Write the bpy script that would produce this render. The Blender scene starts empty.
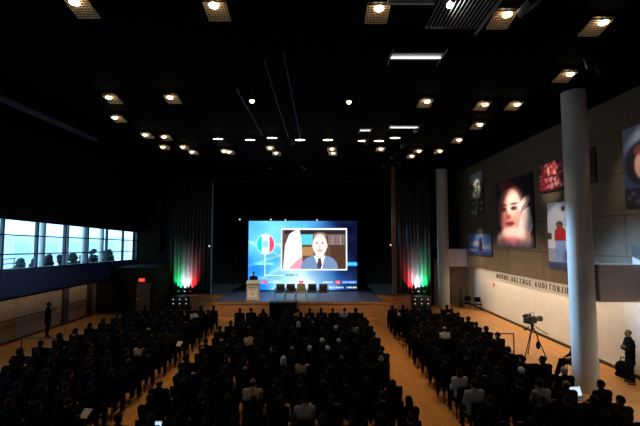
import bpy, bmesh, math, random
import numpy as np
from mathutils import Vector, Matrix, Euler

random.seed(7)
sc = bpy.context.scene
col = sc.collection
PI = math.pi

# ------------------------------------------------------------------ camera
FPX = 380.0
PITCH = math.atan(25 / FPX)
CAMZ = 5.0
cam = bpy.data.cameras.new('camera')
cam.sensor_width = 36
cam.lens = FPX * 36 / 640
cam.clip_end = 300
cam_o = bpy.data.objects.new('camera', cam)
cam_o.location = (0, 0, CAMZ)
cam_o.rotation_euler = (PI / 2 + PITCH, 0, 0)
col.objects.link(cam_o)
sc.camera = cam_o
sc.view_settings.view_transform = 'Standard'
sc.view_settings.look = 'None'
sc.view_settings.exposure = 0.0
sc.view_settings.gamma = 1.0
sc.view_settings.use_curve_mapping = False

# ------------------------------------------------------------------ sky outside the windows
w = bpy.data.worlds.new('sky')
sc.world = w
w.use_nodes = True
w.node_tree.nodes['Background'].inputs[0].default_value = (0.42, 0.76, 1.0, 1)
w.node_tree.nodes['Background'].inputs[1].default_value = 3.1

WARM = (1.0, 0.70, 0.40)
COOL = (0.36, 0.66, 1.0)


def light(name, kind, loc, aim, power, color, parent=None, **kw):
    l = bpy.data.lights.new(name, kind)
    l.energy = power
    l.color = color
    for k, v in kw.items():
        setattr(l, k, v)
    o = bpy.data.objects.new(name, l)
    o.location = loc
    o.rotation_euler = (Vector(aim) - Vector(loc)).to_track_quat('-Z', 'Y').to_euler()
    col.objects.link(o)
    return o


# daylight portal in the window band of the left wall
po = light('window_daylight_portal', 'AREA', (-14.1, 20.5, 4.5), (0, 20.5, 4.5), 1, (1, 1, 1), shape='RECTANGLE', size=17.6, size_y=2.3)
po.data.cycles.is_portal = True
# strip lamps in the soffits over the two side walkways
SOFFIT_RIGHT = 215
SOFFIT_LEFT = 34
HOUSE_SPOT = 420
WALL_WASH = 40
PICTURE_SPOT = 1.0

# ------------------------------------------------------------------ helpers


def ray(px, py):
    u, v = (px - 320) / FPX, (213 - py) / FPX
    c, s = math.cos(PITCH), math.sin(PITCH)
    return Vector((u, c - v * s, s + v * c))


def at(px, py, D):
    r = ray(px, py)
    return Vector((0, 0, CAMZ)) + r * (D / r.y)


def onz(px, py, z):
    r = ray(px, py)
    return Vector((0, 0, CAMZ)) + r * ((z - CAMZ) / r.z)


def lin(c):
    return tuple((x / 12.92 if x <= 0.04045 else ((x + 0.055) / 1.055) ** 2.4) for x in c)


def s255(r, g, b):
    return lin((r / 255, g / 255, b / 255))


def mat(name, color, rough=0.6, metal=0.0, spec=0.5, emit=None, estr=1.0, noise=0.0, nscale=6.0, bump=0.0, bscale=60.0):
    m = bpy.data.materials.new(name)
    m.use_nodes = True
    nt = m.node_tree
    b = nt.nodes['Principled BSDF']
    b.inputs['Base Color'].default_value = (*color, 1)
    b.inputs['Roughness'].default_value = rough
    b.inputs['Metallic'].default_value = metal
    b.inputs['Specular IOR Level'].default_value = spec
    if emit:
        b.inputs['Emission Color'].default_value = (*emit, 1)
        b.inputs['Emission Strength'].default_value = estr
    if noise or bump:
        tc = nt.nodes.new('ShaderNodeTexCoord')
    if noise:
        n = nt.nodes.new('ShaderNodeTexNoise')
        n.inputs['Scale'].default_value = nscale
        n.inputs['Detail'].default_value = 5
        nt.links.new(tc.outputs['Object'], n.inputs['Vector'])
        r = nt.nodes.new('ShaderNodeValToRGB')
        r.color_ramp.elements[0].position = 0.3
        r.color_ramp.elements[1].position = 0.7
        r.color_ramp.elements[0].color = (*[c * (1 - noise) for c in color], 1)
        r.color_ramp.elements[1].color = (*[min(1, c * (1 + noise)) for c in color], 1)
        nt.links.new(n.outputs['Fac'], r.inputs['Fac'])
        nt.links.new(r.outputs['Color'], b.inputs['Base Color'])
    if bump:
        n2 = nt.nodes.new('ShaderNodeTexNoise')
        n2.inputs['Scale'].default_value = bscale
        nt.links.new(tc.outputs['Object'], n2.inputs['Vector'])
        bp = nt.nodes.new('ShaderNodeBump')
        bp.inputs['Strength'].default_value = bump
        bp.inputs['Distance'].default_value = 0.01
        nt.links.new(n2.outputs['Fac'], bp.inputs['Height'])
        nt.links.new(bp.outputs['Normal'], b.inputs['Normal'])
    return m


def brick_mat(name, c1, c2, cm, bw, bh, ms, axes, rough=0.6, squash=0.0, bump=0.0, nz=0.25):
    """tiles / planks laid along two object axes, e.g. axes=('Y','Z')"""
    m = mat(name, c1, rough)
    nt = m.node_tree
    b = nt.nodes['Principled BSDF']
    tc = nt.nodes.new('ShaderNodeTexCoord')
    sx = nt.nodes.new('ShaderNodeSeparateXYZ')
    cx = nt.nodes.new('ShaderNodeCombineXYZ')
    nt.links.new(tc.outputs['Object'], sx.inputs[0])
    nt.links.new(sx.outputs[axes[0]], cx.inputs[0])
    nt.links.new(sx.outputs[axes[1]], cx.inputs[1])
    br = nt.nodes.new('ShaderNodeTexBrick')
    br.offset = squash
    br.inputs['Color1'].default_value = (*c1, 1)
    br.inputs['Color2'].default_value = (*c2, 1)
    br.inputs['Mortar'].default_value = (*cm, 1)
    br.inputs['Scale'].default_value = 1
    br.inputs['Mortar Size'].default_value = ms
    br.inputs['Brick Width'].default_value = bw
    br.inputs['Row Height'].default_value = bh
    nt.links.new(cx.outputs[0], br.inputs['Vector'])
    n = nt.nodes.new('ShaderNodeTexNoise')
    n.inputs['Scale'].default_value = 3
    n.inputs['Detail'].default_value = 6
    nt.links.new(tc.outputs['Object'], n.inputs['Vector'])
    r = nt.nodes.new('ShaderNodeValToRGB')
    r.color_ramp.elements[0].color = (1 - nz, 1 - nz, 1 - nz, 1)
    r.color_ramp.elements[1].color = (1 + nz, 1 + nz, 1 + nz, 1)
    nt.links.new(n.outputs['Fac'], r.inputs['Fac'])
    mx = nt.nodes.new('ShaderNodeMix')
    mx.data_type = 'RGBA'
    mx.blend_type = 'MULTIPLY'
    mx.inputs[0].default_value = 1
    nt.links.new(br.outputs['Color'], mx.inputs[6])
    nt.links.new(r.outputs['Color'], mx.inputs[7])
    nt.links.new(mx.outputs[2], b.inputs['Base Color'])
    return m


class MB:
    def __init__(s):
        s.bm = bmesh.new()

    def _xf(s, vs, M):
        bmesh.ops.transform(s.bm, matrix=M, verts=vs)

    def box(s, c, size, rot=None, bev=0.0):
        g = bmesh.ops.create_cube(s.bm, size=1)
        vs = g['verts']
        s._xf(vs, Matrix.Diagonal((*size, 1)))
        if bev:
            es = list({e for v in vs for e in v.link_edges})
            r = bmesh.ops.bevel(s.bm, geom=es, offset=bev, segments=2, affect='EDGES', profile=0.5)
            vs = list({v for f in r['faces'] for v in f.verts} | {v for v in vs if v.is_valid})
        M = Matrix.Translation(c)
        if rot is not None:
            M = M @ (rot.to_4x4() if isinstance(rot, Matrix) else Euler(rot).to_matrix().to_4x4())
        s._xf(vs, M)
        return s

    def span(s, a, b, bev=0.0):
        a, b = Vector(a), Vector(b)
        return s.box((a + b) / 2, [abs(x) for x in (b - a)], None, bev)

    def cyl(s, a, b, r, r2=None, seg=12, cap=True):
        a, b = Vector(a), Vector(b)
        d = b - a
        g = bmesh.ops.create_cone(s.bm, cap_ends=cap, segments=seg, radius1=r, radius2=r if r2 is None else r2, depth=d.length)
        q = Vector((0, 0, 1)).rotation_difference(d.normalized()).to_matrix().to_4x4()
        s._xf(g['verts'], Matrix.Translation((a + b) / 2) @ q)
        return s

    def ell(s, c, r, seg=16, ring=10, rot=None):
        g = bmesh.ops.create_uvsphere(s.bm, u_segments=seg, v_segments=ring, radius=1)
        M = Matrix.Translation(c)
        if rot is not None:
            M = M @ Euler(rot).to_matrix().to_4x4()
        r = (r, r, r) if isinstance(r, (int, float)) else r
        s._xf(g['verts'], M @ Matrix.Diagonal((*r, 1)))
        return s

    def tube(s, pts, r, seg=8):
        for a, b in zip(pts, pts[1:]):
            s.cyl(a, b, r, seg=seg)
        for p in pts[1:-1]:
            s.ell(p, r, seg, 6)
        return s

    def prism(s, poly, a, b):
        """poly: list of 2d (y,z); extruded along x from a to b"""
        v1 = [s.bm.verts.new((a, y, z)) for y, z in poly]
        v2 = [s.bm.verts.new((b, y, z)) for y, z in poly]
        n = len(poly)
        s.bm.faces.new(v1)
        s.bm.faces.new(v2[::-1])
        for i in range(n):
            s.bm.faces.new((v1[i], v2[i], v2[(i + 1) % n], v1[(i + 1) % n]))
        return s

    def mesh(s, name, m, smooth=True):
        bmesh.ops.recalc_face_normals(s.bm, faces=s.bm.faces)
        me = bpy.data.meshes.new(name)
        s.bm.to_mesh(me)
        s.bm.free()
        me.materials.append(m)
        if smooth:
            me.set_sharp_from_angle(angle=math.radians(35))
            for p in me.polygons:
                p.use_smooth = True
        return me

    def build(s, name, m, parent=None, loc=(0, 0, 0), rz=0, smooth=True):
        return link(name, s.mesh(name, m, smooth), parent, loc, rz)


def link(name, data, parent=None, loc=(0, 0, 0), rz=0):
    o = bpy.data.objects.new(name, data)
    o.parent = parent
    o.location = loc
    o.rotation_euler = (0, 0, rz)
    col.objects.link(o)
    return o


def tag(o, label, cat, group=None, kind=None):
    if label:
        o['label'] = label
    if cat:
        o['category'] = cat
    if group:
        o['group'] = group
    if kind:
        o['kind'] = kind
    return o


def thing(name, label, cat, loc=(0, 0, 0), rz=0, group=None):
    return tag(link(name, None, None, loc, rz), label, cat, group)


def struct(name, mb, m, label=None, smooth=True, parent=None):
    o = mb.build(name, m, parent, smooth=smooth)
    if parent is None:
        o['kind'] = 'structure'
    if label:
        o['label'] = label
    return o


def copy_tree(o, parent=None):
    c = o.copy()
    col.objects.link(c)
    c.parent = parent
    for ch in [x for x in bpy.data.objects if x.parent == o]:
        copy_tree(ch, c)
    return c


ORD = ['first', 'second', 'third', 'fourth', 'fifth', 'sixth', 'seventh', 'eighth', 'ninth', 'tenth', 'eleventh', 'twelfth', 'thirteenth', 'fourteenth']

# ------------------------------------------------------------------ materials
M = {}
M['floor'] = brick_mat('oak_boards', (0.50, 0.225, 0.06), (0.44, 0.19, 0.05), (0.17, 0.06, 0.015), 2.4, 0.16, 0.006, ('Y', 'X'), rough=0.42, squash=0.5)
M['black_ceiling'] = mat('black_ceiling_paint', (0.0015, 0.0015, 0.0015), 0.9, spec=0.02)
M['black_wall'] = mat('black_stage_paint', (0.006, 0.005, 0.005), 0.85, spec=0.15)
M['dark_wall'] = mat('dark_brown_plaster', (0.016, 0.010, 0.007), 0.85, spec=0.1, noise=0.2, nscale=1.5)
M['stone'] = brick_mat('tan_stone_panels', (0.165, 0.115, 0.065), (0.135, 0.095, 0.053), (0.04, 0.028, 0.018), 3.3, 1.45, 0.018, ('Y', 'Z'), rough=0.65, squash=0.5, nz=0.3)
M['cream_wall'] = brick_mat('cream_wall_panels', (0.58, 0.53, 0.47), (0.56, 0.51, 0.45), (0.45, 0.40, 0.35), 1.2, 5.0, 0.008, ('Y', 'Z'), rough=0.7, nz=0.12)
M['left_panel'] = brick_mat('pale_wood_panels', (0.30, 0.22, 0.15), (0.26, 0.19, 0.13), (0.06, 0.04, 0.03), 1.25, 5.0, 0.012, ('Y', 'Z'), rough=0.5, nz=0.2)
M['column'] = mat('painted_column', (0.44, 0.43, 0.42), 0.55, noise=0.06, nscale=2)
M['beam'] = mat('grey_plaster', (0.60, 0.55, 0.52), 0.7, noise=0.06, nscale=2)
M['stage_wood'] = brick_mat('stage_wood', (0.40, 0.17, 0.055), (0.36, 0.15, 0.05), (0.2, 0.08, 0.03), 1.2, 0.5, 0.008, ('X', 'Z'), rough=0.45)
M['deck'] = mat('screenlit_deck', (0.07, 0.09, 0.14), 0.4, noise=0.6, nscale=5)  # bluish speckle of the screen light is put into the deck colour
M['drape'] = mat('black_velvet_drape', (0.055, 0.055, 0.057), 0.9, spec=0.05)
M['backdrop'] = mat('black_backdrop_cloth', (0.0025, 0.0025, 0.0028), 0.95, spec=0.02)
M['black_metal'] = mat('black_metal', (0.008, 0.008, 0.008), 0.4, metal=0.0)
M['black_plastic'] = mat('black_plastic', (0.01, 0.01, 0.011), 0.5)
M['black_fabric'] = mat('black_fabric', (0.004, 0.004, 0.004), 0.95, spec=0.03)
M['slat'] = mat('dull_slat_metal', (0.13, 0.13, 0.13), 0.5)
M['chrome'] = mat('chrome', (0.6, 0.6, 0.62), 0.2, metal=1)
M['grey_metal'] = mat('grey_metal', (0.25, 0.25, 0.26), 0.5)
M['win_frame'] = mat('window_frame_metal', (0.03, 0.05, 0.09), 0.4)
M['white_paint'] = mat('white_exterior_paint', (0.85, 0.88, 0.9), 0.6)
M['facade'] = mat('facade_render', (0.72, 0.80, 0.84), 0.7)
M['shrub'] = mat('dark_leaves', (0.01, 0.014, 0.02), 0.8, noise=0.4)
M['skin_a'] = mat('skin_light', (0.20, 0.11, 0.07), 0.6, spec=0.2)
M['skin_pale'] = mat('skin_pale', (0.42, 0.25, 0.17), 0.55)
M['skin_b'] = mat('skin_tan', (0.12, 0.06, 0.036), 0.6, spec=0.2)
M['skin_c'] = mat('skin_deep', (0.045, 0.021, 0.013), 0.6, spec=0.2)
M['hair_black'] = mat('hair_black', (0.003, 0.003, 0.003), 0.7, spec=0.08)
M['hair_brown'] = mat('hair_brown', (0.012, 0.007, 0.004), 0.7, spec=0.08)
M['hair_grey'] = mat('hair_grey', (0.26, 0.25, 0.25), 0.6)
M['cloth_black'] = mat('cloth_black', (0.003, 0.003, 0.003), 0.95, spec=0.03)
M['cloth_charcoal'] = mat('cloth_charcoal', (0.006, 0.006, 0.007), 0.95, spec=0.03)
M['cloth_navy'] = mat('cloth_navy', (0.004, 0.005, 0.011), 0.95, spec=0.03)
M['cloth_brown'] = mat('cloth_brown', (0.012, 0.007, 0.004), 0.95, spec=0.03)
M['cloth_white'] = mat('cloth_white', (0.2, 0.2, 0.21), 0.9)
M['cloth_grey'] = mat('cloth_grey', (0.12, 0.12, 0.14), 0.9)
M['cloth_beige'] = mat('cloth_beige', (0.20, 0.13, 0.08), 0.9)
M['cloth_red'] = mat('cloth_red', (0.10, 0.01, 0.01), 0.9)
M['shoe'] = mat('black_leather', (0.008, 0.007, 0.006), 0.35)
M['paper'] = mat('white_paper', (0.36, 0.33, 0.29), 0.8)
M['bulb'] = mat('lamp_bulb', (1, 0.9, 0.8), 0.4, emit=(1.0, 0.76, 0.46), estr=13)
M['bulb_small'] = mat('small_lamp_lens', (1, 0.95, 0.9), 0.4, emit=(1.0, 0.85, 0.68), estr=0.8)
M['batten_tube'] = mat('white_tube_lamp', (1, 1, 1), 0.4, emit=(0.9, 0.95, 1.0), estr=1.8)
M['mesh_metal'] = mat('lamp_mesh_metal', (0.5, 0.38, 0.25), 0.5, metal=0.0)
M['light_grey_metal'] = mat('light_grey_metal', (0.6, 0.6, 0.6), 0.5)
M['lectern'] = mat('pale_lectern_wood', (0.62, 0.50, 0.36), 0.5, noise=0.1)
M['leather_dark'] = mat('dark_leather', (0.02, 0.02, 0.023), 0.4)
M['leather_tan'] = mat('tan_leather', (0.38, 0.28, 0.12), 0.45)
M['letter'] = mat('dark_bronze_letters', (0.02, 0.017, 0.015), 0.5)
M['lap_screen'] = mat('lit_laptop_display', (0.1, 0.1, 0.1), 0.3, emit=(0.55, 0.75, 1.0), estr=1.1)
M['lap_screen_white'] = mat('lit_white_display', (0.1, 0.1, 0.1), 0.3, emit=(0.9, 0.95, 1.0), estr=1.2)
M['exit_red'] = mat('lit_red_sign_face', (0.1, 0.0, 0.0), 0.4, emit=(1.0, 0.03, 0.02), estr=0.9)
M['exit_letter'] = mat('lit_sign_letters', (0.2, 0.1, 0.1), 0.4, emit=(1.0, 0.25, 0.2), estr=1.2)
M['baseboard'] = mat('dark_baseboard', (0.03, 0.02, 0.015), 0.5)
M['door_wood'] = mat('brown_door_wood', (0.12, 0.055, 0.025), 0.5, noise=0.3, nscale=4)


def glass_mat():
    m = bpy.data.materials.new('window_glass')
    m.use_nodes = True
    nt = m.node_tree
    nt.nodes.clear()
    o = nt.nodes.new('ShaderNodeOutputMaterial')
    t = nt.nodes.new('ShaderNodeBsdfTransparent')
    t.inputs[0].default_value = (0.86, 0.95, 1.0, 1)
    g = nt.nodes.new('ShaderNodeBsdfGlossy')
    g.inputs['Roughness'].default_value = 0.02
    x = nt.nodes.new('ShaderNodeMixShader')
    x.inputs[0].default_value = 0.04
    nt.links.new(t.outputs[0], x.inputs[1])
    nt.links.new(g.outputs[0], x.inputs[2])
    nt.links.new(x.outputs[0], o.inputs[0])
    return m


def frosted_mat():
    m = bpy.data.materials.new('frosted_blue_glass')
    m.use_nodes = True
    nt = m.node_tree
    nt.nodes.clear()
    o = nt.nodes.new('ShaderNodeOutputMaterial')
    t = nt.nodes.new('ShaderNodeBsdfTranslucent')
    t.inputs[0].default_value = (0.06, 0.09, 0.16, 1)
    d = nt.nodes.new('ShaderNodeBsdfPrincipled')
    d.inputs['Base Color'].default_value = (0.02, 0.022, 0.03, 1)
    d.inputs['Roughness'].default_value = 0.3
    x = nt.nodes.new('ShaderNodeMixShader')
    x.inputs[0].default_value = 0.5
    nt.links.new(t.outputs[0], x.inputs[1])
    nt.links.new(d.outputs[0], x.inputs[2])
    nt.links.new(x.outputs[0], o.inputs[0])
    return m


def picture_mat(name, emit=0.0, rough=0.5):
    m = bpy.data.materials.new(name)
    m.use_nodes = True
    nt = m.node_tree
    b = nt.nodes['Principled BSDF']
    a = nt.nodes.new('ShaderNodeAttribute')
    a.attribute_name = 'Col'
    b.inputs['Roughness'].default_value = rough
    if emit:
        b.inputs['Base Color'].default_value = (0.01, 0.01, 0.01, 1)
        nt.links.new(a.outputs['Color'], b.inputs['Emission Color'])
        b.inputs['Emission Strength'].default_value = emit
    else:
        nt.links.new(a.outputs['Color'], b.inputs['Base Color'])
    return m


M['glass'] = glass_mat()
M['frosted'] = frosted_mat()
M['screen'] = picture_mat('led_screen_image', emit=1.45)
M['print'] = picture_mat('printed_canvas')

# ------------------------------------------------------------------ the hall
XL, XR = -13.9, 10.6          # faces of the upper side walls
XLL, XRL = -14.8, 11.3        # faces of the lower side walls
CX = -1.35                    # centre line of the hall
ZC = 10.05                     # ceiling

struct('floor', MB().span((-15.2, -3, -0.2), (12, 31, 0)), M['floor'], smooth=False)
struct('ceiling', MB().span((-15.2, -3, ZC), (12, 36, ZC + 0.2)), M['black_ceiling'], smooth=False)
struct('wall_back', MB().span((-15.2, -3.2, 0), (12, -3, ZC)), M['black_wall'], smooth=False)
# right side: cream lower wall, stone upper wall that overhangs it
struct('wall_right', MB().span((XRL, -3, 0), (XRL + 0.3, 29.4, 3.4)), M['cream_wall'], 'cream lower wall with the dark lettering', smooth=False)
struct('wall_right_upper', MB().span((XR, -3, 3.02), (XRL + 0.3, 29.4, ZC)), M['stone'], 'tan stone upper wall hung with large pictures', smooth=False)
struct('baseboard_right', MB().span((XRL - 0.03, -3, 0), (XRL, 29.2, 0.14)), M['baseboard'], smooth=False)
# left side: pale lower wall under an overhang, then frosted band, windows, black wall
struct('wall_left', MB().span((XLL - 0.3, -3, 0), (XLL, 30, 2.24)), M['left_panel'], 'pale panelled lower wall under the windows', smooth=False)
struct('baseboard_left', MB().span((XLL, -3, 0), (XLL + 0.03, 25, 0.12)), M['baseboard'], smooth=False)
struct('trim_1', MB().span((XLL - 0.3, -3, 2.24), (XL, 30, 2.32)), M['black_wall'], 'dark soffit over the left walkway', smooth=False)


def wz_top(D):
    return 5.87 - 0.034 * (D - 16.5)


def wz_bot(D):
    return 3.57 - 0.017 * (D - 16.5)


mb = MB()
v = []
for X in (XL, XL - 0.35):
    v.append([mb.bm.verts.new(p) for p in ((X, -3, wz_top(-3)), (X, 30, wz_top(30)), (X, 30, ZC), (X, -3, ZC))])
for q in (v[0], v[1][::-1]):
    mb.bm.faces.new(q)
for i in range(4):
    j = (i + 1) % 4
    mb.bm.faces.new((v[0][i], v[1][i], v[1][j], v[0][j]))
struct('wall_left_upper', mb, M['black_wall'], smooth=False)
struct('wall_left_end', MB().span((XL - 0.35, 28.95, 2.32), (XL, 30.0, 6.0)), M['black_wall'], smooth=False)

# frosted band below the windows: panels and thin metal joints
BAYS = [16.7 + 2.05 * i for i in range(-4, 7)]
mb = MB()
v = []
for X in (XL, XL - 0.02):
    v.append([mb.bm.verts.new(p) for p in ((X, -3, 2.3), (X, 28.95, 2.3), (X, 28.95, wz_bot(28.95)), (X, -3, wz_bot(-3)))])
for q in (v[0], v[1][::-1]):
    mb.bm.faces.new(q)
for i in range(4):
    j = (i + 1) % 4
    mb.bm.faces.new((v[0][i], v[1][i], v[1][j], v[0][j]))
o = struct('wall_left_parapet', mb, M['frosted'], 'dim blue frosted glass band under the window row', smooth=False)

# the window row: one window per bay, each with frame, transoms and panes
for i, (a, b) in enumerate(zip(BAYS, BAYS[1:])):
    if b < 12:
        continue
    wn = struct('window_%d' % (i + 1), MB().span((XL - 0.12, a - 0.055, wz_bot(a) - 0.06), (XL + 0.02, a + 0.055, wz_top(a) + 0.02)), M['win_frame'], smooth=False)

    def slat(f, hh, dep=0.1):
        za = wz_bot(a) + (wz_top(a) - wz_bot(a)) * f
        zb = wz_bot(b) + (wz_top(b) - wz_bot(b)) * f
        m_ = MB()
        L = math.hypot(b - a, zb - za)
        m_.box((XL - 0.06, (a + b) / 2, (za + zb) / 2), (dep, L, hh), (math.atan2(zb - za, b - a), 0, 0))
        return m_
    for f, hh in ((0.0, 0.09), (0.31, 0.06), (0.69, 0.06), (1.0, 0.06)):
        slat(f, hh).build('transom', M['win_frame'], wn, smooth=False)
    for f0, f1 in ((0.0, 0.31), (0.31, 0.69), (0.69, 1.0)):
        m_ = MB()
        q = []
        for y, f in ((a, f0), (b, f0), (b, f1), (a, f1)):
            q.append(m_.bm.verts.new((XL - 0.05, y, wz_bot(y) + (wz_top(y) - wz_bot(y)) * f)))
        m_.bm.faces.new(q)
        m_.build('pane', M['glass'], wn, smooth=False)
struct('window_10', MB().span((XL - 0.12, 28.9, wz_bot(29) - 0.06), (XL + 0.02, 29.0, wz_top(29) + 0.02)), M['win_frame'], smooth=False)

# outside: terrace, white columns, pale building across, dark shrubs under the panes
struct('terrace', MB().span((-45, 4, 2.0), (-15.1, 60, 2.3)), M['facade'], smooth=False)
for i, D in enumerate((21.4, 23.4, 25.2, 27.2)):
    o = struct('column', MB().cyl((-15.6, D, 2.3), (-15.6, D, 9), 0.16, seg=20), M['white_paint'], 'white round column outside the %s bay from the stage end' % ['fourth', 'third', 'second', 'first'][i])
bt = thing('building', 'pale blue building across the terrace behind the windows', 'building', (-30, 30, 2.3))
MB().span((-2, -14, 0), (0, 30, 2.9)).build('wall', M['facade'], bt, smooth=False)
for k in range(10):
    MB().span((0, -12.5 + 4 * k, 0.7), (0.06, -10.5 + 4 * k, 2.1)).build('window', mat('building_window_%d' % k, (0.5, 0.64, 0.74), 0.3), bt, smooth=False)
# terrace railing in front
rl = thing('terrace_railing', 'low pale railing outside the two nearest window bays', 'railing', (-17.2, 18.5, 2.3))
for k in range(9):
    MB().cyl((0, -3 + 0.75 * k, 0), (0, -3 + 0.75 * k, 1.55), 0.025).build('post', M['win_frame'], rl)
for z in (1.0, 1.28, 1.55):
    MB().cyl((0, -3.05, z), (0, 3.05, z), 0.03).build('rail', M['win_frame'], rl)
rnd = random.Random(3)
for k in range(9):
    D = 19.6 + 1.12 * k
    mb = MB()
    hgt = 1.52 + 0.22 * rnd.random() + 0.03 * k
    for j in range(40):
        a, r_ = rnd.random() * 2 * PI, 0.42 * rnd.random() ** 0.5
        z = 0.25 + (hgt - 0.35) * rnd.random()
        r_ *= 1.1 - 0.75 * z / hgt
        mb.ell((r_ * math.cos(a) * 0.7, r_ * math.sin(a) * 0.85, z), (0.18, 0.19, 0.15), 8, 5, (rnd.random(), rnd.random(), 0))
    o = mb.build('shrub', M['shrub'], None, (-16.35, D + 1.2, 2.3))
    tag(o, 'dark shrub outside the window row, %s of the shrubs from the stage end' % ORD[8 - k], 'shrub', 'shrubs outside the windows')
    MB().cyl((0, 0, 0), (0, 0, 0.5), 0.05).build('stem', M['shrub'], o)

# left lower wall: dark pilasters and handrail
for i, D in enumerate((16.85, 22.3, 24.6)):
    struct('trim_%d' % (i + 2), MB().span((XLL, D - 0.22, 0), (XLL + 0.12, D + 0.22, 2.24)), M['baseboard'], smooth=False)
hr = thing('handrail', 'dark handrail fixed along the pale lower left wall', 'handrail', (XLL, 20, 1.12))
for a, b in ((17.4, 19.3), (19.55, 21.6), (22.7, 24.2)):
    MB().cyl((0.1, a - 20, 0), (0.1, b - 20, 0), 0.045).build('rail', M['black_metal'], hr)
    for y in (a + 0.15, b - 0.15):
        MB().cyl((0.0, y - 20, -0.03), (0.1, y - 20, 0), 0.02).build('bracket', M['black_metal'], hr)

# vestibule with exit door at the far left corner
struct('wall_vestibule', MB().span((-14.79, 25.4, 0), (-11.0, 28.9, 2.24)).span((-13.88, 25.4, 2.2), (-11.0, 28.9, 3.05)), M['dark_wall'], smooth=False)
d1 = struct('door_1', MB().span((-12.1, 25.33, 0.01), (-11.2, 25.38, 2.02)), M['door_wood'], 'dark brown door under the red exit sign', smooth=False)
MB().cyl((-12.0, 25.27, 1.0), (-11.85, 25.27, 1.0), 0.015).build('door_handle', M['chrome'], d1)
ex = thing('exit_sign', 'small lit red exit sign over the dark corner door', 'sign', at(142, 280, 25.36))
MB().box((0, 0, 0), (0.44, 0.06, 0.28), None, 0.01).build('housing', M['black_plastic'], ex)
MB().box((0, -0.032, 0), (0.40, 0.008, 0.24)).build('face', M['exit_red'], ex, smooth=False)

# ------------------------------------------------------------------ front wall, stage house
struct('wall_front_left', MB().span((-13.9, 29.0, 0), (-11.3, 29.6, ZC)), M['dark_wall'], smooth=False)
struct('wall_front_right', MB().span((8.2, 29.3, 3.0), (XRL + 0.3, 29.7, ZC)), M['black_wall'], smooth=False)
struct('wall_alcove', MB().span((8.2, 29.2, 0), (XRL + 0.3, 29.5, 3.4)), M['stone'], 'tan wall at the back of the corner alcove', smooth=False)
struct('wall_stage_back', MB().span((-12, 34, 0), (9, 34.3, ZC)), M['black_wall'], smooth=False)
struct('wall_stage_left', MB().span((-11.6, 28.6, 0), (-11.3, 34, ZC)), M['black_wall'], smooth=False)
struct('wall_stage_right', MB().span((8.2, 28.6, 0), (8.5, 34, ZC)), M['black_wall'], smooth=False)
struct('trim_6', MB().span((-12.6, 28.55, 3.9), (-12.0, 28.98, 9.5)), M['dark_wall'], smooth=False)
# proscenium edges and the high black border
struct('trim_7', MB().span((-7.78, 27.2, 0.95), (-7.70, 27.28, 9.0)), M['grey_metal'], 'thin grey vertical stage pole', smooth=False)
struct('trim_8', MB().span((5.04, 26.6, 0.95), (5.32, 26.85, 10.2)), M['door_wood'], 'brown vertical edge of the stage opening', smooth=False)
struct('wall_proscenium', MB().span((-11.3, 28.5, 9.3), (8.2, 28.7, ZC)), M['black_wall'], smooth=False)
d2 = struct('door_2', MB().span((9.35, 29.12, 0.01), (9.95, 29.18, 1.45)), M['door_wood'], 'low brown wooden door in the corner alcove', smooth=False)
MB().cyl((9.85, 29.09, 0.75), (9.9, 29.09, 0.75), 0.02).build('door_handle', M['chrome'], d2)


def drape(name, x0, x1, y, z0, z1, label):
    n = int((x1 - x0) / 0.035)
    mb = MB()
    rows = []
    for z in (z0, z1):
        rows.append([mb.bm.verts.new((x0 + (x1 - x0) * i / n, y + 0.10 * math.sin(i * 0.80) + 0.05 * math.sin(i * 0.31 + 1), z)) for i in range(n + 1)])
    for i in range(n):
        mb.bm.faces.new((rows[0][i], rows[0][i + 1], rows[1][i + 1], rows[1][i]))
    o = mb.build(name, M['drape'])
    s_ = o.modifiers.new('s', 'SOLIDIFY')
    s_.thickness = 0.015
    return tag(o, label, 'curtain', 'stage curtains')


drape('stage_curtain', -11.2, -7.9, 28.2, 0.02, 9.3, 'black pleated curtain left of the stage, lit green, white and red from below')
drape('stage_curtain', 5.4, 8.15, 28.2, 0.02, 9.3, 'black pleated curtain right of the stage, lit red, white and green from below')
o = drape('stage_backdrop', -11.2, 8.1, 33.4, 0.96, 10.3, 'wide black backdrop curtain behind the bright screen')
o.data.materials[0] = M['backdrop']

# stage
ST = 0.95
stg = thing('stage', 'wooden stage with dark deck in front of the screen', 'stage', (CX, 24.5, 0))
MB().span((-5.4, 0, 0), (5.4, 0.12, ST - 0.09)).build('front_panel', M['stage_wood'], stg, smooth=False)
MB().span((-5.45, -0.06, ST - 0.13), (5.45, 0.12, ST - 0.03), 0.01).build('edge_trim', M['stage_wood'], stg, smooth=False)
MB().span((-5.4, 0.0, ST - 0.05), (5.4, 9.0, ST)).build('deck', M['deck'], stg, smooth=False)
for s_ in (-1, 1):
    MB().span((s_ * 5.4, 0.13, 0), (s_ * 5.3, 2.5, ST - 0.06)).build('side_panel', M['stage_wood'], stg, smooth=False)
    MB().span((s_ * 5.42, 2.5, 0), (s_ * 7.75, 2.62, ST - 0.06)).build('wing_panel', M['stage_wood'], stg, smooth=False)
    MB().span((s_ * 5.42, 2.5, ST - 0.05), (s_ * 7.75, 3.5, ST)).build('wing_deck', M['stage_wood'], stg, smooth=False)
# low step beside the stage
for s_, lab in ((-1, 'low wooden step at the left end of the stage front'), (1, 'low wooden step at the right end of the stage front')):
    o = MB().span((-0.6, -0.3, 0), (0.6, 0.3, 0.32), 0.01).span((-0.6, -0.05, 0.321), (0.6, 0.3, 0.58), 0.01).build('stage_step', M['stage_wood'], None, (CX + s_ * 6.15, 26.5, 0))
    tag(o, lab, 'step', 'steps at the stage ends')

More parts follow.
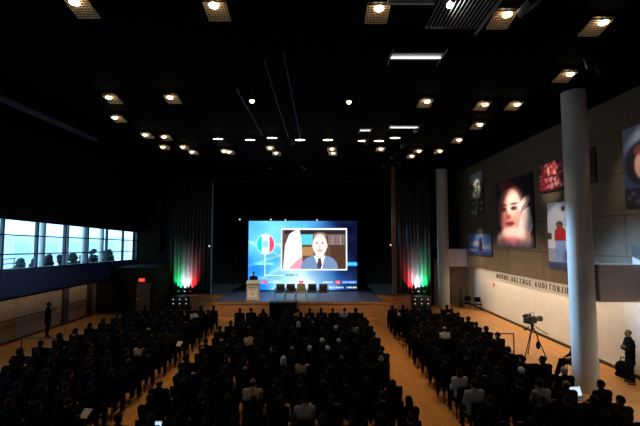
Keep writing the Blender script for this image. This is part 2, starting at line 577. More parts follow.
# ------------------------------------------------------------------ columns and beams on the right
for D, lab in ((12.9, 'tall round grey column nearest the camera, before the lettered wall'), (27.9, 'tall round grey column at the stage end of the right wall')):
    cx_, cr_ = (8.79, 0.375) if D < 20 else (9.0, 0.40)
    struct('column', MB().cyl((cx_, D, 0), (cx_, D, ZC), cr_, seg=48), M['column'], lab)
struct('beam', MB().span((9.2, 12.6, 2.9), (XRL, 13.2, 4.12)), M['beam'], 'grey cross beam from the near column to the right wall', smooth=False)
struct('beam', MB().span((9.2, 27.6, 2.95), (XRL, 28.2, 4.2)), M['beam'], 'grey cross beam from the far column to the right wall', smooth=False)

# soffit strip lamps (the light over each side walkway)
for (x, x_aim, y0, y1, z, P, lab) in ((10.74, 10.9, 4.0, 27.4, 2.98, SOFFIT_RIGHT, 'long strip lamp tucked under the stone upper wall'),
                                      (-14.35, -13.9, 6.0, 25.0, 2.2, SOFFIT_LEFT, 'long strip lamp under the soffit of the left walkway')):
    t = thing('strip_lamp', lab, 'lamp', (x, (y0 + y1) / 2, z))
    L = y1 - y0
    MB().span((-0.07, -L / 2, 0.0), (0.07, L / 2, 0.035)).build('housing', M['grey_metal'], t, smooth=False)
    lo = light('strip_lamp_glow', 'AREA', (0, 0, 0), (0, 0, -1), P, (1.0, 0.78, 0.52), shape='RECTANGLE', size=0.12, size_y=L)
    lo.parent = t
    lo.location = (0, 0, -0.006)
    lo.rotation_euler = (0, 0, 0)

# ------------------------------------------------------------------ wall lettering


def stroke(mb, pts, ws, dep=0.03):
    n = len(pts)
    P = [Vector((p[0], p[1])) for p in pts]
    L, R = [], []
    for i in range(n):
        d = (P[min(i + 1, n - 1)] - P[max(i - 1, 0)]).normalized()
        nn = Vector((-d.y, d.x))
        w_ = (ws[i] if isinstance(ws, (list, tuple)) else ws) / 2
        L.append(P[i] + nn * w_)
        R.append(P[i] - nn * w_)
    V = [[mb.bm.verts.new((p.x, 0, p.y)) for p in q] + [mb.bm.verts.new((p.x, -dep, p.y)) for p in q] for q in (L, R)]
    for i in range(n - 1):
        for a, b in ((V[0][i:i + 2], V[1][i:i + 2]), (V[0][n + i:n + i + 2], V[1][n + i:n + i + 2]), (V[0][i:i + 2], V[0][n + i:n + i + 2]), (V[1][i:i + 2], V[1][n + i:n + i + 2])):
            mb.bm.faces.new((a[0], a[1], b[1], b[0]))
    for i in (0, n - 1):
        mb.bm.faces.new((V[0][i], V[1][i], V[1][n + i], V[0][n + i]))


def arc(cx, cy, rx, ry, a0, a1, n=14):
    return [(cx + rx * math.cos(math.radians(a0 + (a1 - a0) * i / n)), cy + ry * math.sin(math.radians(a0 + (a1 - a0) * i / n))) for i in range(n + 1)]


def letter_strokes(ch):
    S, T, F = [], 0.14, 0.06

    def v(x, y0=0, y1=1, w_=T, s0=True, s1=True):
        S.append(([(x, y0), (x, y1)], w_))
        for y, f in ((y0, s0), (y1, s1)):
            if f:
                yy = y + (0.025 if y == y0 else -0.025)
                S.append(([(x - 0.15, yy), (x + 0.15, yy)], 0.05))

    def h(y, x0, x1, w_=F):
        S.append(([(x0, y), (x1, y)], w_))
    if ch == 'R':
        v(.16); S.append((arc(.34, .745, .26, .22, 95, -95), .11)); h(.965, .16, .34); h(.525, .16, .34); S.append(([(.36, .52), (.68, .02)], T))
    elif ch == 'O':
        S.append((arc(.4, .5, .34, .45, 0, 360, 26), .13))
    elif ch == 'N':
        v(.13, w_=.08); v(.69, w_=.08, s0=False); S.append(([(.13, .97), (.69, .03)], T))
    elif ch == 'E':
        v(.16); h(.035, .16, .64); h(.5, .16, .5); h(.965, .16, .62); S.append(([(.63, 0), (.63, .2)], .05)); S.append(([(.61, 1), (.61, .8)], .05))
    elif ch == 'A':
        S.append(([(.08, .02), (.4, 1)], .08)); S.append(([(.4, 1), (.74, .02)], T)); h(.36, .2, .62); h(.025, 0, .2, .05); h(.025, .6, .86, .05)
    elif ch == 'L':
        v(.16); h(.035, .16, .62); S.append(([(.61, 0), (.61, .22)], .05))
    elif ch == 'D':
        v(.16); S.append((arc(.28, .5, .42, .465, 92, -92), .12)); h(.965, .16, .3); h(.035, .16, .3)
    elif ch == 'G':
        S.append((arc(.42, .5, .34, .45, 50, 335, 20), .12)); S.append(([(.72, .1), (.72, .45)], T)); h(.45, .56, .84, .05)
    elif ch == 'U':
        v(.14, .3, 1, s0=False); S.append((arc(.41, .3, .27, .27, 180, 360), .1)); v(.68, .3, 1, .08, s0=False)
    elif ch == 'I':
        v(.2)
    elif ch == 'T':
        v(.38, s1=False); h(.965, .06, .7); S.append(([(.07, 1), (.07, .8)], .05)); S.append(([(.69, 1), (.69, .8)], .05))
    elif ch == 'M':
        v(.12, w_=.08); v(.88, w_=T); S.append(([(.12, .98), (.5, .05)], T)); S.append(([(.5, .05), (.88, .98)], .08))
    elif ch == 'X':
        S.append(([(.1, 0), (.65, 1)], .1)); S.append(([(.1, 1), (.65, 0)], .13))
    return S


WID = {'I': 0.42, 'M': 1.02, 'O': 0.82, 'E': 0.72, 'L': 0.7, 'R': 0.76}


def word_mesh(word, size, gap=0.44, depth=0.03):
    mb = MB()
    x = 0.0
    for ch in word:
        m2 = MB()
        for pts, ws in letter_strokes(ch):
            stroke(m2, [(px * size + x, py * size) for px, py in pts], ws * size if not isinstance(ws, list) else [q * size for q in ws], depth)
        tmp = bpy.data.meshes.new('tmp')
        m2.bm.to_mesh(tmp)
        m2.bm.free()
        mb.bm.from_mesh(tmp)
        bpy.data.meshes.remove(tmp)
        x += (WID.get(ch, 0.78) + gap) * size
    return mb, x


wl = thing('wall_lettering', 'dark raised capitals along the top of the cream wall', 'lettering', (XRL, 24.5, 2.46), -PI / 2)
cur = 0.0
for wd in ('ROONE', 'ARLEDGE', 'AUDITORIUM'):
    for ch in wd:
        mb, adv = word_mesh(ch, 0.27)
        mb.build('letter', M['letter'], wl, (cur, 0, 0), smooth=False)
        cur += adv
    cur += 0.22
cur = -0.185
for ch in 'EXIT':
    mb, adv = word_mesh(ch, 0.13, 0.1, 0.004)
    mb.build('letter', M['exit_letter'], ex, (cur, -0.037, -0.065), smooth=False)
    cur += adv

# ------------------------------------------------------------------ pictures computed per vertex


def grid_picture(name, w_, h_, nx, ny, fn, m, parent, loc, rz):
    xs, ys = np.linspace(0, 1, nx), np.linspace(0, 1, ny)
    U, V = np.meshgrid(xs, ys)
    rgb = np.clip(fn(U, V), 0, 1)
    rgb = np.where(rgb <= 0.04045, rgb / 12.92, ((rgb + 0.055) / 1.055) ** 2.4)
    co = np.stack([(U - 0.5) * w_, np.zeros_like(U), V * h_], -1).reshape(-1, 3)
    idx = np.arange(nx * ny).reshape(ny, nx)
    F = np.stack([idx[:-1, :-1], idx[:-1, 1:], idx[1:, 1:], idx[1:, :-1]], -1).reshape(-1, 4)
    me = bpy.data.meshes.new(name)
    me.from_pydata(co.tolist(), [], F.tolist())
    ca = me.color_attributes.new('Col', 'FLOAT_COLOR', 'POINT')
    ca.data.foreach_set('color', np.concatenate([rgb.reshape(-1, 3), np.ones((nx * ny, 1))], 1).astype(np.float32).ravel())
    me.materials.append(m)
    return link(name, me, parent, loc, rz)


class Img:
    """tiny painter on arrays; colours 0-255 sRGB"""

    def __init__(s, U, V, base):
        s.U, s.V = U, V
        s.c = np.zeros(U.shape + (3,)) + np.array(base) / 255.0

    def put(s, mask, color, a=1.0):
        k = np.clip(mask, 0, 1)[..., None] * a
        s.c = s.c * (1 - k) + np.array(color) / 255.0 * k

    def ell(s, x, y, rx, ry, color, a=1.0, soft=0.12, rot=0.0):
        dx, dy = s.U - x, s.V - y
        if rot:
            c, q = math.cos(rot), math.sin(rot)
            dx, dy = dx * c + dy * q, -dx * q + dy * c
        d = np.sqrt((dx / rx) ** 2 + (dy / ry) ** 2)
        s.put((1 - d) / soft + 0.5, color, a)

    def rect(s, x0, y0, x1, y1, color, a=1.0):
        s.put(((s.U >= x0) & (s.U <= x1) & (s.V >= y0) & (s.V <= y1)).astype(float), color, a)

    def poly(s, pts, color, a=1.0):
        m = np.zeros(s.U.shape, bool)
        n = len(pts)
        for i in range(n):
            (x0, y0), (x1, y1) = pts[i], pts[(i + 1) % n]
            if y0 == y1:
                continue
            c = ((y0 > s.V) != (y1 > s.V)) & (s.U < (x1 - x0) * (s.V - y0) / (y1 - y0) + x0)
            m ^= c
        s.put(m.astype(float), color, a)

    def blur_noise(s, amp, fx, fy, seed):
        r = np.random.RandomState(seed)
        acc = np.zeros(s.U.shape)
        for k in range(6):
            a, b, p = r.uniform(-fx, fx), r.uniform(-fy, fy), r.uniform(0, 6.28)
            acc += np.sin(a * s.U + b * s.V + p)
        s.c = np.clip(s.c + amp * acc[..., None] / 3, 0, 1)


def screen_img(U, V):
    g = Img(U, V, (38, 140, 240))
    P = lambda X, Y: ((X - 40) / 510, 1 - (Y - 30) / 288)
    # glow and streaks
    g.put(np.clip(1.15 - np.hypot((U - 0.25) / 0.55, (V - 0.85) / 0.75), 0, 1), (125, 215, 255), 0.8)
    g.put(np.clip(1.2 - np.hypot((U - 0.5) / 0.32, (V - 0.05) / 0.45), 0, 1), (225, 250, 255), 0.95)
    for k, (a, b, wd) in enumerate(((0.9, 0.25, 0.03), (0.5, 0.55, 0.02), (-0.7, 0.9, 0.025), (1.4, -0.1, 0.02), (-0.35, 0.42, 0.015))):
        g.put(np.exp(-((V - a * U - b + 0.2) / wd) ** 2) * np.clip(1.2 - 1.7 * U, 0, 1), (190, 240, 255), 0.6)
    g.put(np.clip((0.22 - U) / 0.2, 0, 1) * np.clip((0.6 - V) / 0.3, 0, 1), (20, 110, 225), 0.6)
    g.put(np.clip((U - 0.52) / 0.36, 0, 1) * np.clip(0.35 + V, 0, 1), (4, 12, 48), 1.0)
    g.put(np.clip((U - 0.78) / 0.2, 0, 1), (4, 12, 46), 0.85)
    g.blur_noise(0.05, 40, 30, 1)
    # ring mark
    x, y = P(120, 128)
    rx, ry = 43 / 510, 43 / 288
    g.ell(x, y, rx, ry, (235, 250, 255), 1)
    d = np.hypot((U - x) / rx, (V - y) / ry)
    t = (U - x) / rx
    g.put(((d < 0.95) & (t < -0.4)).astype(float), (10, 200, 205))
    g.put(((d < 0.95) & (t > 0.42)).astype(float), (228, 70, 105))
    g.ell(x, y, rx * 0.34, ry * 0.4, (110, 190, 235), 0.8, 0.6)
    for X0, Y0, X1, Y1 in ((116, 170, 120, 260), (116, 256, 205, 260), (162, 127, 195, 131)):
        a, b = P(X0, Y1), P(X1, Y0)
        g.rect(a[0], a[1], b[0], b[1], (235, 250, 255), 0.9)
    a, b = P(70, 214), P(160, 204)
    g.rect(a[0], a[1], b[0], b[1], (70, 230, 250), 0.8)

    def dashes(X0, X1, Y, color, a_=0.9, hgt=5, seed=0, wmin=3, wmax=8):
        r = np.random.RandomState(seed)
        q = X0
        while q < X1:
            ww = r.randint(wmin, wmax)
            a, b = P(q, Y + hgt), P(min(q + ww, X1), Y - hgt)
            g.rect(a[0], a[1], b[0], b[1], color, a_)
            q += ww + 3
    dashes(85, 155, 209, (215, 250, 255), 0.7, 4, 1)
    dashes(212, 275, 257, (20, 70, 150), 0.7, 5, 2)
    # video picture
    a, b = P(192, 236), P(503, 61)
    g.rect(a[0], a[1], b[0], b[1], (240, 247, 255))
    a, b = P(198, 231), P(497, 67)
    fx0, fy0, fx1, fy1 = a[0], a[1], b[0], b[1]
    inside = ((U > fx0) & (U < fx1) & (V > fy0) & (V < fy1))
    keep = g.c.copy()
    g.rect(fx0, fy0, fx1, fy1, (92, 68, 52))
    g.rect(fx0, P(0, 85)[1], fx1, fy1, (40, 36, 38))
    g.rect(P(286, 0)[0], P(0, 130)[1], P(343, 0)[0], P(0, 86)[1], (85, 195, 225))
    g.rect(P(286, 0)[0], P(0, 176)[1], P(345, 0)[0], P(0, 140)[1], (165, 125, 80))
    g.rect(P(415, 0)[0], P(0, 131)[1], P(490, 0)[0], P(0, 88)[1], (120, 105, 100))
    for k in range(8):
        X = 417 + 9 * k
        g.rect(P(X, 0)[0], P(0, 130)[1], P(X + 5, 0)[0], P(0, 92)[1], [(150, 90, 80), (90, 100, 120), (160, 150, 140), (70, 60, 60)][k % 4], 0.7)
    g.rect(P(415, 0)[0], P(0, 136)[1], P(495, 0)[0], P(0, 132)[1], (50, 36, 28))
    g.rect(P(425, 0)[0], P(0, 230)[1], P(495, 0)[0], P(0, 137)[1], (74, 50, 36))
    g.poly([P(*q) for q in ((198, 231), (198, 120), (207, 90), (212, 67), (198, 67))], (70, 75, 95))
    g.poly([P(*q) for q in ((203, 231), (212, 130), (232, 85), (262, 67), (280, 67), (288, 110), (292, 180), (285, 231))], (238, 244, 250))
    g.poly([P(*q) for q in ((228, 231), (255, 205), (292, 178), (296, 231))], (240, 150, 165))
    g.ell(*P(235, 135), 0.03, 0.09, (205, 215, 222), 0.6, 0.8)
    # man in a grey suit
    g.poly([P(*q) for q in ((284, 233), (290, 205), (312, 186), (345, 174), (400, 174), (436, 186), (455, 205), (462, 233))], (110, 135, 172))
    g.poly([P(*q) for q in ((348, 176), (372, 233), (384, 233), (400, 176))], (244, 246, 250))
    g.poly([P(*q) for q in ((368, 186), (380, 186), (386, 215), (378, 233), (366, 231), (362, 213))], (70, 58, 78))
    g.rect(P(355, 0)[0], P(0, 182)[1], P(396, 0)[0], P(0, 160)[1], (232, 190, 178))
    g.ell(*P(375, 131), 33 / 510, 47 / 288, (250, 222, 214), 1, 0.1)
    g.ell(*P(375, 90), 28 / 510, 12 / 288, (200, 180, 176), 0.6, 0.6)
    g.ell(*P(342, 134), 4 / 510, 11 / 288, (236, 196, 186), 0.9, 0.4)
    g.ell(*P(408, 134), 4 / 510, 11 / 288, (236, 196, 186), 0.9, 0.4)
    for X in (362, 388):
        g.ell(*P(X, 122), 6 / 510, 4 / 288, (120, 90, 90), 0.8, 0.6)
    g.ell(*P(375, 138), 4 / 510, 10 / 288, (228, 170, 162), 0.9, 0.6)
    g.ell(*P(375, 154), 11 / 510, 4 / 288, (200, 110, 112), 0.9, 0.5)
    g.c = np.where(inside[..., None], g.c, keep)
    # right hand bar and the caption rows
    a, b = P(504, 219), P(550, 202)
    g.rect(a[0], a[1], b[0], b[1], (30, 160, 245))
    dashes(508, 546, 210, (150, 225, 255), 0.8, 3, 5)
    for X, Y in ((115, 286), (288, 286), (460, 286), (228, 307), (400, 307)):
        a, b = P(X - 11, Y + 6), P(X + 11, Y - 6)
        g.rect(a[0], a[1], b[0], b[1], (238, 60, 85))
        dashes(X - 8, X + 8, Y, (255, 205, 210), 0.8, 2.5, X)
    for X0, X1, Y, s_ in ((75, 100, 286, 3), (135, 190, 286, 4), (215, 272, 286, 6), (310, 350, 286, 7), (390, 438, 286, 8), (250, 300, 307, 9), (420, 485, 307, 10), (500, 548, 307, 11)):
        dashes(X0, X1, Y, (235, 248, 255), 0.85, 3.5, s_)
    a, b = P(478, 292), P(548, 280)
    g.rect(a[0], a[1], b[0], b[1], (40, 100, 190))
    dashes(482, 545, 286, (190, 220, 255), 0.7, 3, 12)
    return g.c


sl = at(248, 290, 29.5)
sr = at(357.3, 290, 29.5)
SW, SH = (sr - sl).x, 68.3 / FPX * 29.5 * 1.0
scr = thing('led_screen', 'huge bright blue video screen above the stage', 'screen', ((sl.x + sr.x) / 2, 29.5, sl.z))
grid_picture('display', SW, SH, 280, 176, screen_img, M['screen'], scr, (0, 0, 0), 0)
MB().span((-SW / 2 - 0.02, 0.015, -0.02), (SW / 2 + 0.02, 0.2, SH + 0.02)).build('casing', M['black_plastic'], scr, smooth=False)
for x in (-SW / 2 + 0.6, 0, SW / 2 - 0.6):
    MB().span((x - 0.06, 0.22, ST - sl.z + 0.002), (x + 0.06, 0.34, SH - 0.3)).span((x - 0.4, 0.05, ST - sl.z + 0.002), (x + 0.4, 0.6, ST - sl.z + 0.04)).build('support', M['black_metal'], scr, smooth=False)


# pictures on the stone wall
def im_portrait(U, V):
    g = Img(U, V, (30, 18, 22))
    g.rect(0, 0, 0.07, 1, (62, 54, 70))
    g.ell(0.5, 0.80, 0.36, 0.2, (54, 26, 30), 1, 0.4)
    g.ell(0.34, 0.90, 0.26, 0.09, (140, 56, 62), 1, 0.5, -0.2)
    g.poly([(0.84, 0.04), (0.98, 0.28), (0.93, 0.56), (0.74, 0.50), (0.60, 0.26)], (214, 196, 198))
    g.ell(0.82, 0.33, 0.10, 0.18, (184, 158, 162), 0.8, 0.6)
    g.ell(0.39, 0.53, 0.33, 0.34, (205, 138, 126), 1, 0.10)
    g.ell(0.50, 0.64, 0.20, 0.17, (238, 196, 182), 0.9, 0.8)
    g.ell(0.18, 0.50, 0.13, 0.26, (142, 76, 74), 0.8, 0.9)
    g.ell(0.40, 0.24, 0.2, 0.06, (150, 84, 80), 0.7, 0.8)
    g.ell(0.80, 0.61, 0.15, 0.07, (226, 204, 200), 0.95, 0.4, 0.5)
    g.ell(0.80, 0.57, 0.09, 0.03, (120, 84, 84), 0.8, 0.5, 0.5)
    for x in (0.24, 0.53):
        g.ell(x, 0.56, 0.085, 0.032, (60, 26, 28), 0.95, 0.6)
        g.ell(x, 0.625, 0.11, 0.016, (84, 38, 38), 0.9, 0.8)
    g.ell(0.32, 0.50, 0.03, 0.10, (150, 84, 78), 0.8, 0.9)
    g.ell(0.37, 0.44, 0.075, 0.035, (132, 64, 60), 0.85, 0.8)
    g.ell(0.40, 0.34, 0.13, 0.04, (132, 44, 50), 0.95, 0.5)
    g.ell(0.40, 0.34, 0.12, 0.008, (80, 26, 30), 0.9, 0.8)
    g.ell(0.48, 0.10, 0.48, 0.19, (236, 194, 186), 1, 0.25)
    g.ell(0.42, 0.06, 0.34, 0.09, (178, 96, 98), 0.9, 0.7)
    g.put(np.clip((0.12 - V) / 0.1, 0, 1), (60, 55, 95), 0.6)
    g.blur_noise(0.03, 30, 30, 4)
    return g.c


def im_red(U, V):
    g = Img(U, V, (120, 28, 34))
    r = np.random.RandomState(5)
    for k in range(90):
        g.ell(r.uniform(0, 0.55), r.uniform(0.08, 0.95), r.uniform(0.015, 0.04), r.uniform(0.04, 0.10), [(235, 190, 185), (190, 60, 66), (90, 16, 22), (228, 120, 120)][k % 4], 0.75, 0.7)
    g.rect(0, 0.46, 0.6, 0.53, (70, 16, 20), 0.8)
    g.rect(0, 0, 1, 0.08, (60, 20, 22), 0.9)
    g.put(np.clip((U - 0.55) / 0.1, 0, 1), (26, 14, 14), 0.95)
    g.ell(0.72, 0.55, 0.03, 0.12, (110, 30, 24), 0.8, 0.6)
    return g.c


def im_redshirt(U, V):
    g = Img(U, V, (205, 208, 220))
    g.rect(0, 0, 1, 0.3, (150, 158, 178))
    g.rect(0, 0.44, 0.14, 0.54, (70, 62, 66))
    g.rect(0.5, 0.86, 0.9, 0.93, (70, 66, 70))
    g.ell(0.85, 0.62, 0.1, 0.4, (120, 100, 95), 0.7, 0.8)
    g.ell(0.42, 0.66, 0.11, 0.05, (48, 30, 28), 1, 0.3)
    g.ell(0.42, 0.645, 0.075, 0.04, (140, 88, 72), 1, 0.3)
    g.poly([(0.24, 0.42), (0.25, 0.58), (0.36, 0.62), (0.52, 0.62), (0.62, 0.57), (0.62, 0.42)], (178, 26, 34))
    g.poly([(0.27, 0.42), (0.24, 0.08), (0.40, 0.08), (0.43, 0.30), (0.47, 0.08), (0.62, 0.08), (0.6, 0.42)], (118, 150, 205))
    g.rect(0, 0, 1, 0.1, (40, 50, 90), 0.8)
    g.ell(0.75, 0.2, 0.2, 0.1, (44, 46, 70), 0.8, 0.8)
    g.blur_noise(0.03, 40, 60, 8)
    return g.c


def im_blue(U, V):
    g = Img(U, V, (70, 100, 165))
    g.put(np.clip((V - 0.4) / 0.5, 0, 1), (110, 145, 205), 0.9)
    g.ell(0.3, 0.55, 0.25, 0.12, (185, 195, 215), 0.8, 0.8)
    g.ell(0.75, 0.4, 0.2, 0.1, (165, 170, 195), 0.8, 0.8)
    g.rect(0, 0, 1, 0.18, (50, 62, 110))
    g.ell(0.56, 0.76, 0.05, 0.06, (40, 36, 44), 1, 0.3)
    g.poly([(0.47, 0.2), (0.49, 0.7), (0.63, 0.7), (0.66, 0.2)], (40, 38, 56))
    g.ell(0.5, 0.55, 0.03, 0.14, (200, 90, 95), 0.7, 0.5)
    g.ell(0.2, 0.2, 0.16, 0.07, (200, 205, 215), 0.6, 0.8)
    g.blur_noise(0.05, 50, 40, 9)
    return g.c


def im_green(U, V):
    g = Img(U, V, (70, 82, 66))
    g.rect(0, 0.72, 1, 1, (200, 205, 205))
    r = np.random.RandomState(11)
    for k in range(70):
        g.ell(r.uniform(0.05, 0.95), r.uniform(0.05, 0.75), r.uniform(0.05, 0.14), r.uniform(0.02, 0.06), [(150, 175, 150), (40, 58, 44), (205, 205, 190), (90, 60, 44)][k % 4], 0.8, 0.6)
    g.rect(0.04, 0, 0.12, 1, (120, 90, 60), 0.6)
    return g.c


def im_face(U, V):
    g = Img(U, V, (60, 72, 110))
    g.put(np.clip((V - 0.6) / 0.3, 0, 1), (165, 180, 205), 0.9)
    g.ell(0.42, 0.52, 0.40, 0.30, (30, 28, 34), 1, 0.15)
    g.ell(0.48, 0.50, 0.30, 0.25, (225, 170, 155), 1, 0.12)
    g.ell(0.42, 0.72, 0.3, 0.06, (40, 36, 44), 1, 0.3)
    g.ell(0.28, 0.68, 0.10, 0.06, (150, 60, 60), 0.8, 0.5)
    for x in (0.38, 0.6):
        g.ell(x, 0.55, 0.06, 0.018, (50, 30, 30), 0.9, 0.5)
    g.ell(0.48, 0.42, 0.08, 0.02, (170, 70, 70), 0.9, 0.5)
    g.rect(0, 0, 1, 0.22, (40, 30, 42))
    for k in range(14):
        g.ell(0.07 + 0.07 * k, 0.1 + 0.06 * math.sin(k * 2.1), 0.035, 0.03, (120, 100, 110), 0.7, 0.6)
    return g.c


def im_flagish(U, V):
    g = Img(U, V, (60, 24, 28))
    g.rect(0, 0.78, 1, 1, (48, 22, 24))
    g.poly([(0, 0.75), (0.6, 0.42), (0.75, 0.1), (0.1, 0.12), (0, 0.2)], (215, 205, 208))
    g.poly([(0.1, 0.78), (1, 0.35), (1, 0.7), (0.5, 0.8)], (150, 34, 44))
    g.rect(0, 0, 1, 0.12, (40, 50, 90))
    return g.c


def picture(name, D0, D1, z0, z1, fn, lab, nx=70, ny=80):
    """D0 = end away from the camera; the picture faces -X and reads along -Y"""
    t = thing(name, lab, 'picture', (XR - 0.012, (D0 + D1) / 2, z0), -PI / 2, 'large pictures on the stone wall')
    W, H = D0 - D1, z1 - z0
    MB().span((-W / 2, -0.055, 0), (W / 2, 0.0, H)).build('frame', M['black_plastic'], t, smooth=False)
    grid_picture('canvas', W - 0.03, H - 0.03, nx, ny, fn, M['print'], t, (0, -0.058, 0.015), 0)
    return t


picture('portrait_picture', 22.7, 18.72, 4.5, 8.28, im_portrait, 'very large close-up portrait print of a face on the stone wall', 90, 110)
picture('wall_picture', 18.1, 14.4, 7.12, 8.5, im_red, 'wide red print crossing behind the near column, high on the wall', 120, 60)
picture('wall_picture', 17.6, 15.5, 3.64, 6.6, im_redshirt, 'tall print of a figure in a red shirt beside the near column', 70, 110)
picture('wall_picture', 27.1, 23.4, 3.86, 5.27, im_blue, 'small blue landscape print with a dark figure, low by the far column', 90, 50)
picture('wall_picture', 26.6, 24.4, 6.5, 9.4, im_green, 'narrow tall greenish print high beside the far column', 60, 90)
picture('wall_picture', 13.05, 10.6, 6.06, 8.76, im_face, 'tall print of a face with dark hair at the upper right edge', 70, 90)
picture('wall_picture', 12.9, 10.9, 3.38, 4.72, im_flagish, 'red and white print low on the wall at the right edge', 60, 50)
# aimed lamps on the ceiling that light the pictures
for (tx, D, z, P, ang, wh) in ((5.0, 20.6, 6.2, 4000, 14, 'the large face portrait'), (7.6, 17.3, 7.6, 560, 14, 'the red print'), (5.0, 16.9, 5.4, 1100, 9, 'the red shirt figure'), (5.2, 25.2, 4.6, 1100, 7, 'the small blue landscape'), (6.6, 25.4, 8.3, 500, 10, 'the narrow greenish print'), (8.0, 12.0, 7.4, 420, 22, 'the dark haired face print'), (7.4, 11.6, 4.1, 300, 9, 'the low red and white print')):
    DL = D - 0.6 if D > 14 else D - 1.4
    t = thing('picture_lamp', 'small black ceiling spot lamp aimed at ' + wh, 'lamp', (tx, DL, 9.8), 0, 'aimed lamps for the wall pictures')
    d_ = (Vector((XR, D, z)) - Vector((tx, DL, 9.8))).normalized()
    MB().cyl(d_ * -0.16, d_ * 0.12, 0.07, seg=14).cyl((0, 0, 0.02), (0, 0, 0.255), 0.02).build('housing', M['black_metal'], t)
    lo = light('picture_lamp_beam', 'SPOT', (0, 0, 0), (0, 0, -1), P * PICTURE_SPOT, (1.0, 0.86, 0.72), spot_size=math.radians(ang * 2), spot_blend=0.7, shadow_soft_size=0.05)
    lo.parent = t
    lo.location = d_ * 0.14
    lo.rotation_euler = d_.to_track_quat('-Z', 'Y').to_euler()

# wall washers added on the ceiling to brighten the cream wall and walkway
for k, D in enumerate((7.5, 16.4, 19.2, 22.0, 24.8)):
    L0 = Vector((4.4, D, 9.75))
    t = thing('added_washer', 'added black wall washer on the ceiling, %s of five from the camera' % ORD[k], 'lamp', L0, 0, 'added wall washer lamps')
    d_ = (Vector((XRL, D, 1.0)) - L0).normalized()
    rot = d_.to_track_quat('-Z', 'Y').to_euler()
    MB().box(-d_ * 0.09, (0.46, 0.46, 0.16), rot.to_matrix(), 0.01).cyl((0, 0, 0.0), (0, 0, 0.305), 0.02).build('housing', M['black_metal'], t)
    lo = light('added_washer_beam', 'AREA', (0, 0, 0), (0, 0, -1), WALL_WASH, (1.0, 0.80, 0.58), shape='SQUARE', size=0.4, spread=math.radians(34))
    lo.parent = t
    lo.location = d_ * 0.005
    lo.rotation_euler = rot
# lamps added by the stage border to put cool light on the columns
for (aim, P, ang, wh) in (((8.79, 12.9, 3.3), 36000, 19, 'near'), ((9.0, 27.9, 3.4), 2200, 20, 'far')):
    L0 = Vector((-3.4 if wh == 'near' else -1.0, 25.2, 9.7))
    t = thing('added_column_lamp', 'added black lamp with a cool beam aimed at the %s column' % wh, 'lamp', L0, 0, 'added cool lamps aimed at the columns')
    d_ = (Vector(aim) - L0).normalized()
    MB().cyl(d_ * -0.25, d_ * 0.15, 0.1, seg=14).cyl((0, 0, 0.02), (0, 0, 0.355), 0.02).build('housing', M['black_metal'], t)
    lo = light('added_column_beam', 'SPOT', (0, 0, 0), (0, 0, -1), P, COOL, spot_size=math.radians(ang), spot_blend=1.0, shadow_soft_size=0.08)
    lo.parent = t
    lo.location = d_ * 0.17
    lo.rotation_euler = d_.to_track_quat('-Z', 'Y').to_euler()

# ------------------------------------------------------------------ ceiling lamps
GZ = 9.82
mb = MB()
TILT = math.radians(-13)
tz = lambda y: 0.055 + math.tan(TILT) * y
for i in range(8):
    mb.box((-0.231 + 0.066 * i, 0.24, tz(0.24)), (0.02, 0.48, 0.012), (TILT, 0, 0))
    y = 0.01 + 0.066 * i
    mb.box((0, y, tz(y) - 0.008), (0.48, 0.02, 0.012), (TILT, 0, 0))
mesh_me = mb.mesh('reflector_mesh', M['mesh_metal'], False)
hous_me = MB().box((0, 0.22, tz(0.22) + 0.03), (0.5, 0.56, 0.014), (TILT, 0, 0)).cyl((0, 0.1, 0.05), (0, 0.1, ZC - GZ), 0.04).cyl((0, 0.0, -0.01), (0, 0, 0.09), 0.03).mesh('housing', M['black_metal'], False)
bulb_me = MB().ell((0, -0.02, -0.03), (0.10, 0.10, 0.04), 20, 10).mesh('bulb', M['bulb'])
slit_me = MB().ell((0, 0, -0.02), (0.24, 0.07, 0.022), 20, 8).mesh('bulb', M['bulb'])
ball_me = MB().ell((0, 0, -0.07), (0.075, 0.075, 0.07), 16, 10).mesh('bulb', M['bulb'])
LAMPS = [(75, 5, 1), (214, 8, 1), (379, 11, 1), (507, 17, 1), (603, 25, 1),
         (109, 99, 1), (170, 99, 1), (252, 101, 0), (349, 102, 0), (427, 103, 1), (485, 106, 1), (570, 76, 1), (517, 106, 1),
         (115, 119, 1), (145, 136, 1), (164, 138, 1), (183, 148, 1), (192, 153, 1), (163, 148, 1), (480, 126, 1), (459, 141, 1), (440, 152, 1),
         (218, 140, 2), (250, 141, 2), (272, 139, 2), (300, 141, 2), (328, 141, 2), (363, 142, 2), (379, 142, 2), (395, 139, 2),
         (224, 152, 1), (229, 153, 1), (270, 149, 1), (276, 154, 1), (332, 150, 1), (333, 154, 1), (381, 150, 1), (412, 157, 1), (419, 152, 1)]
rows_ = {}
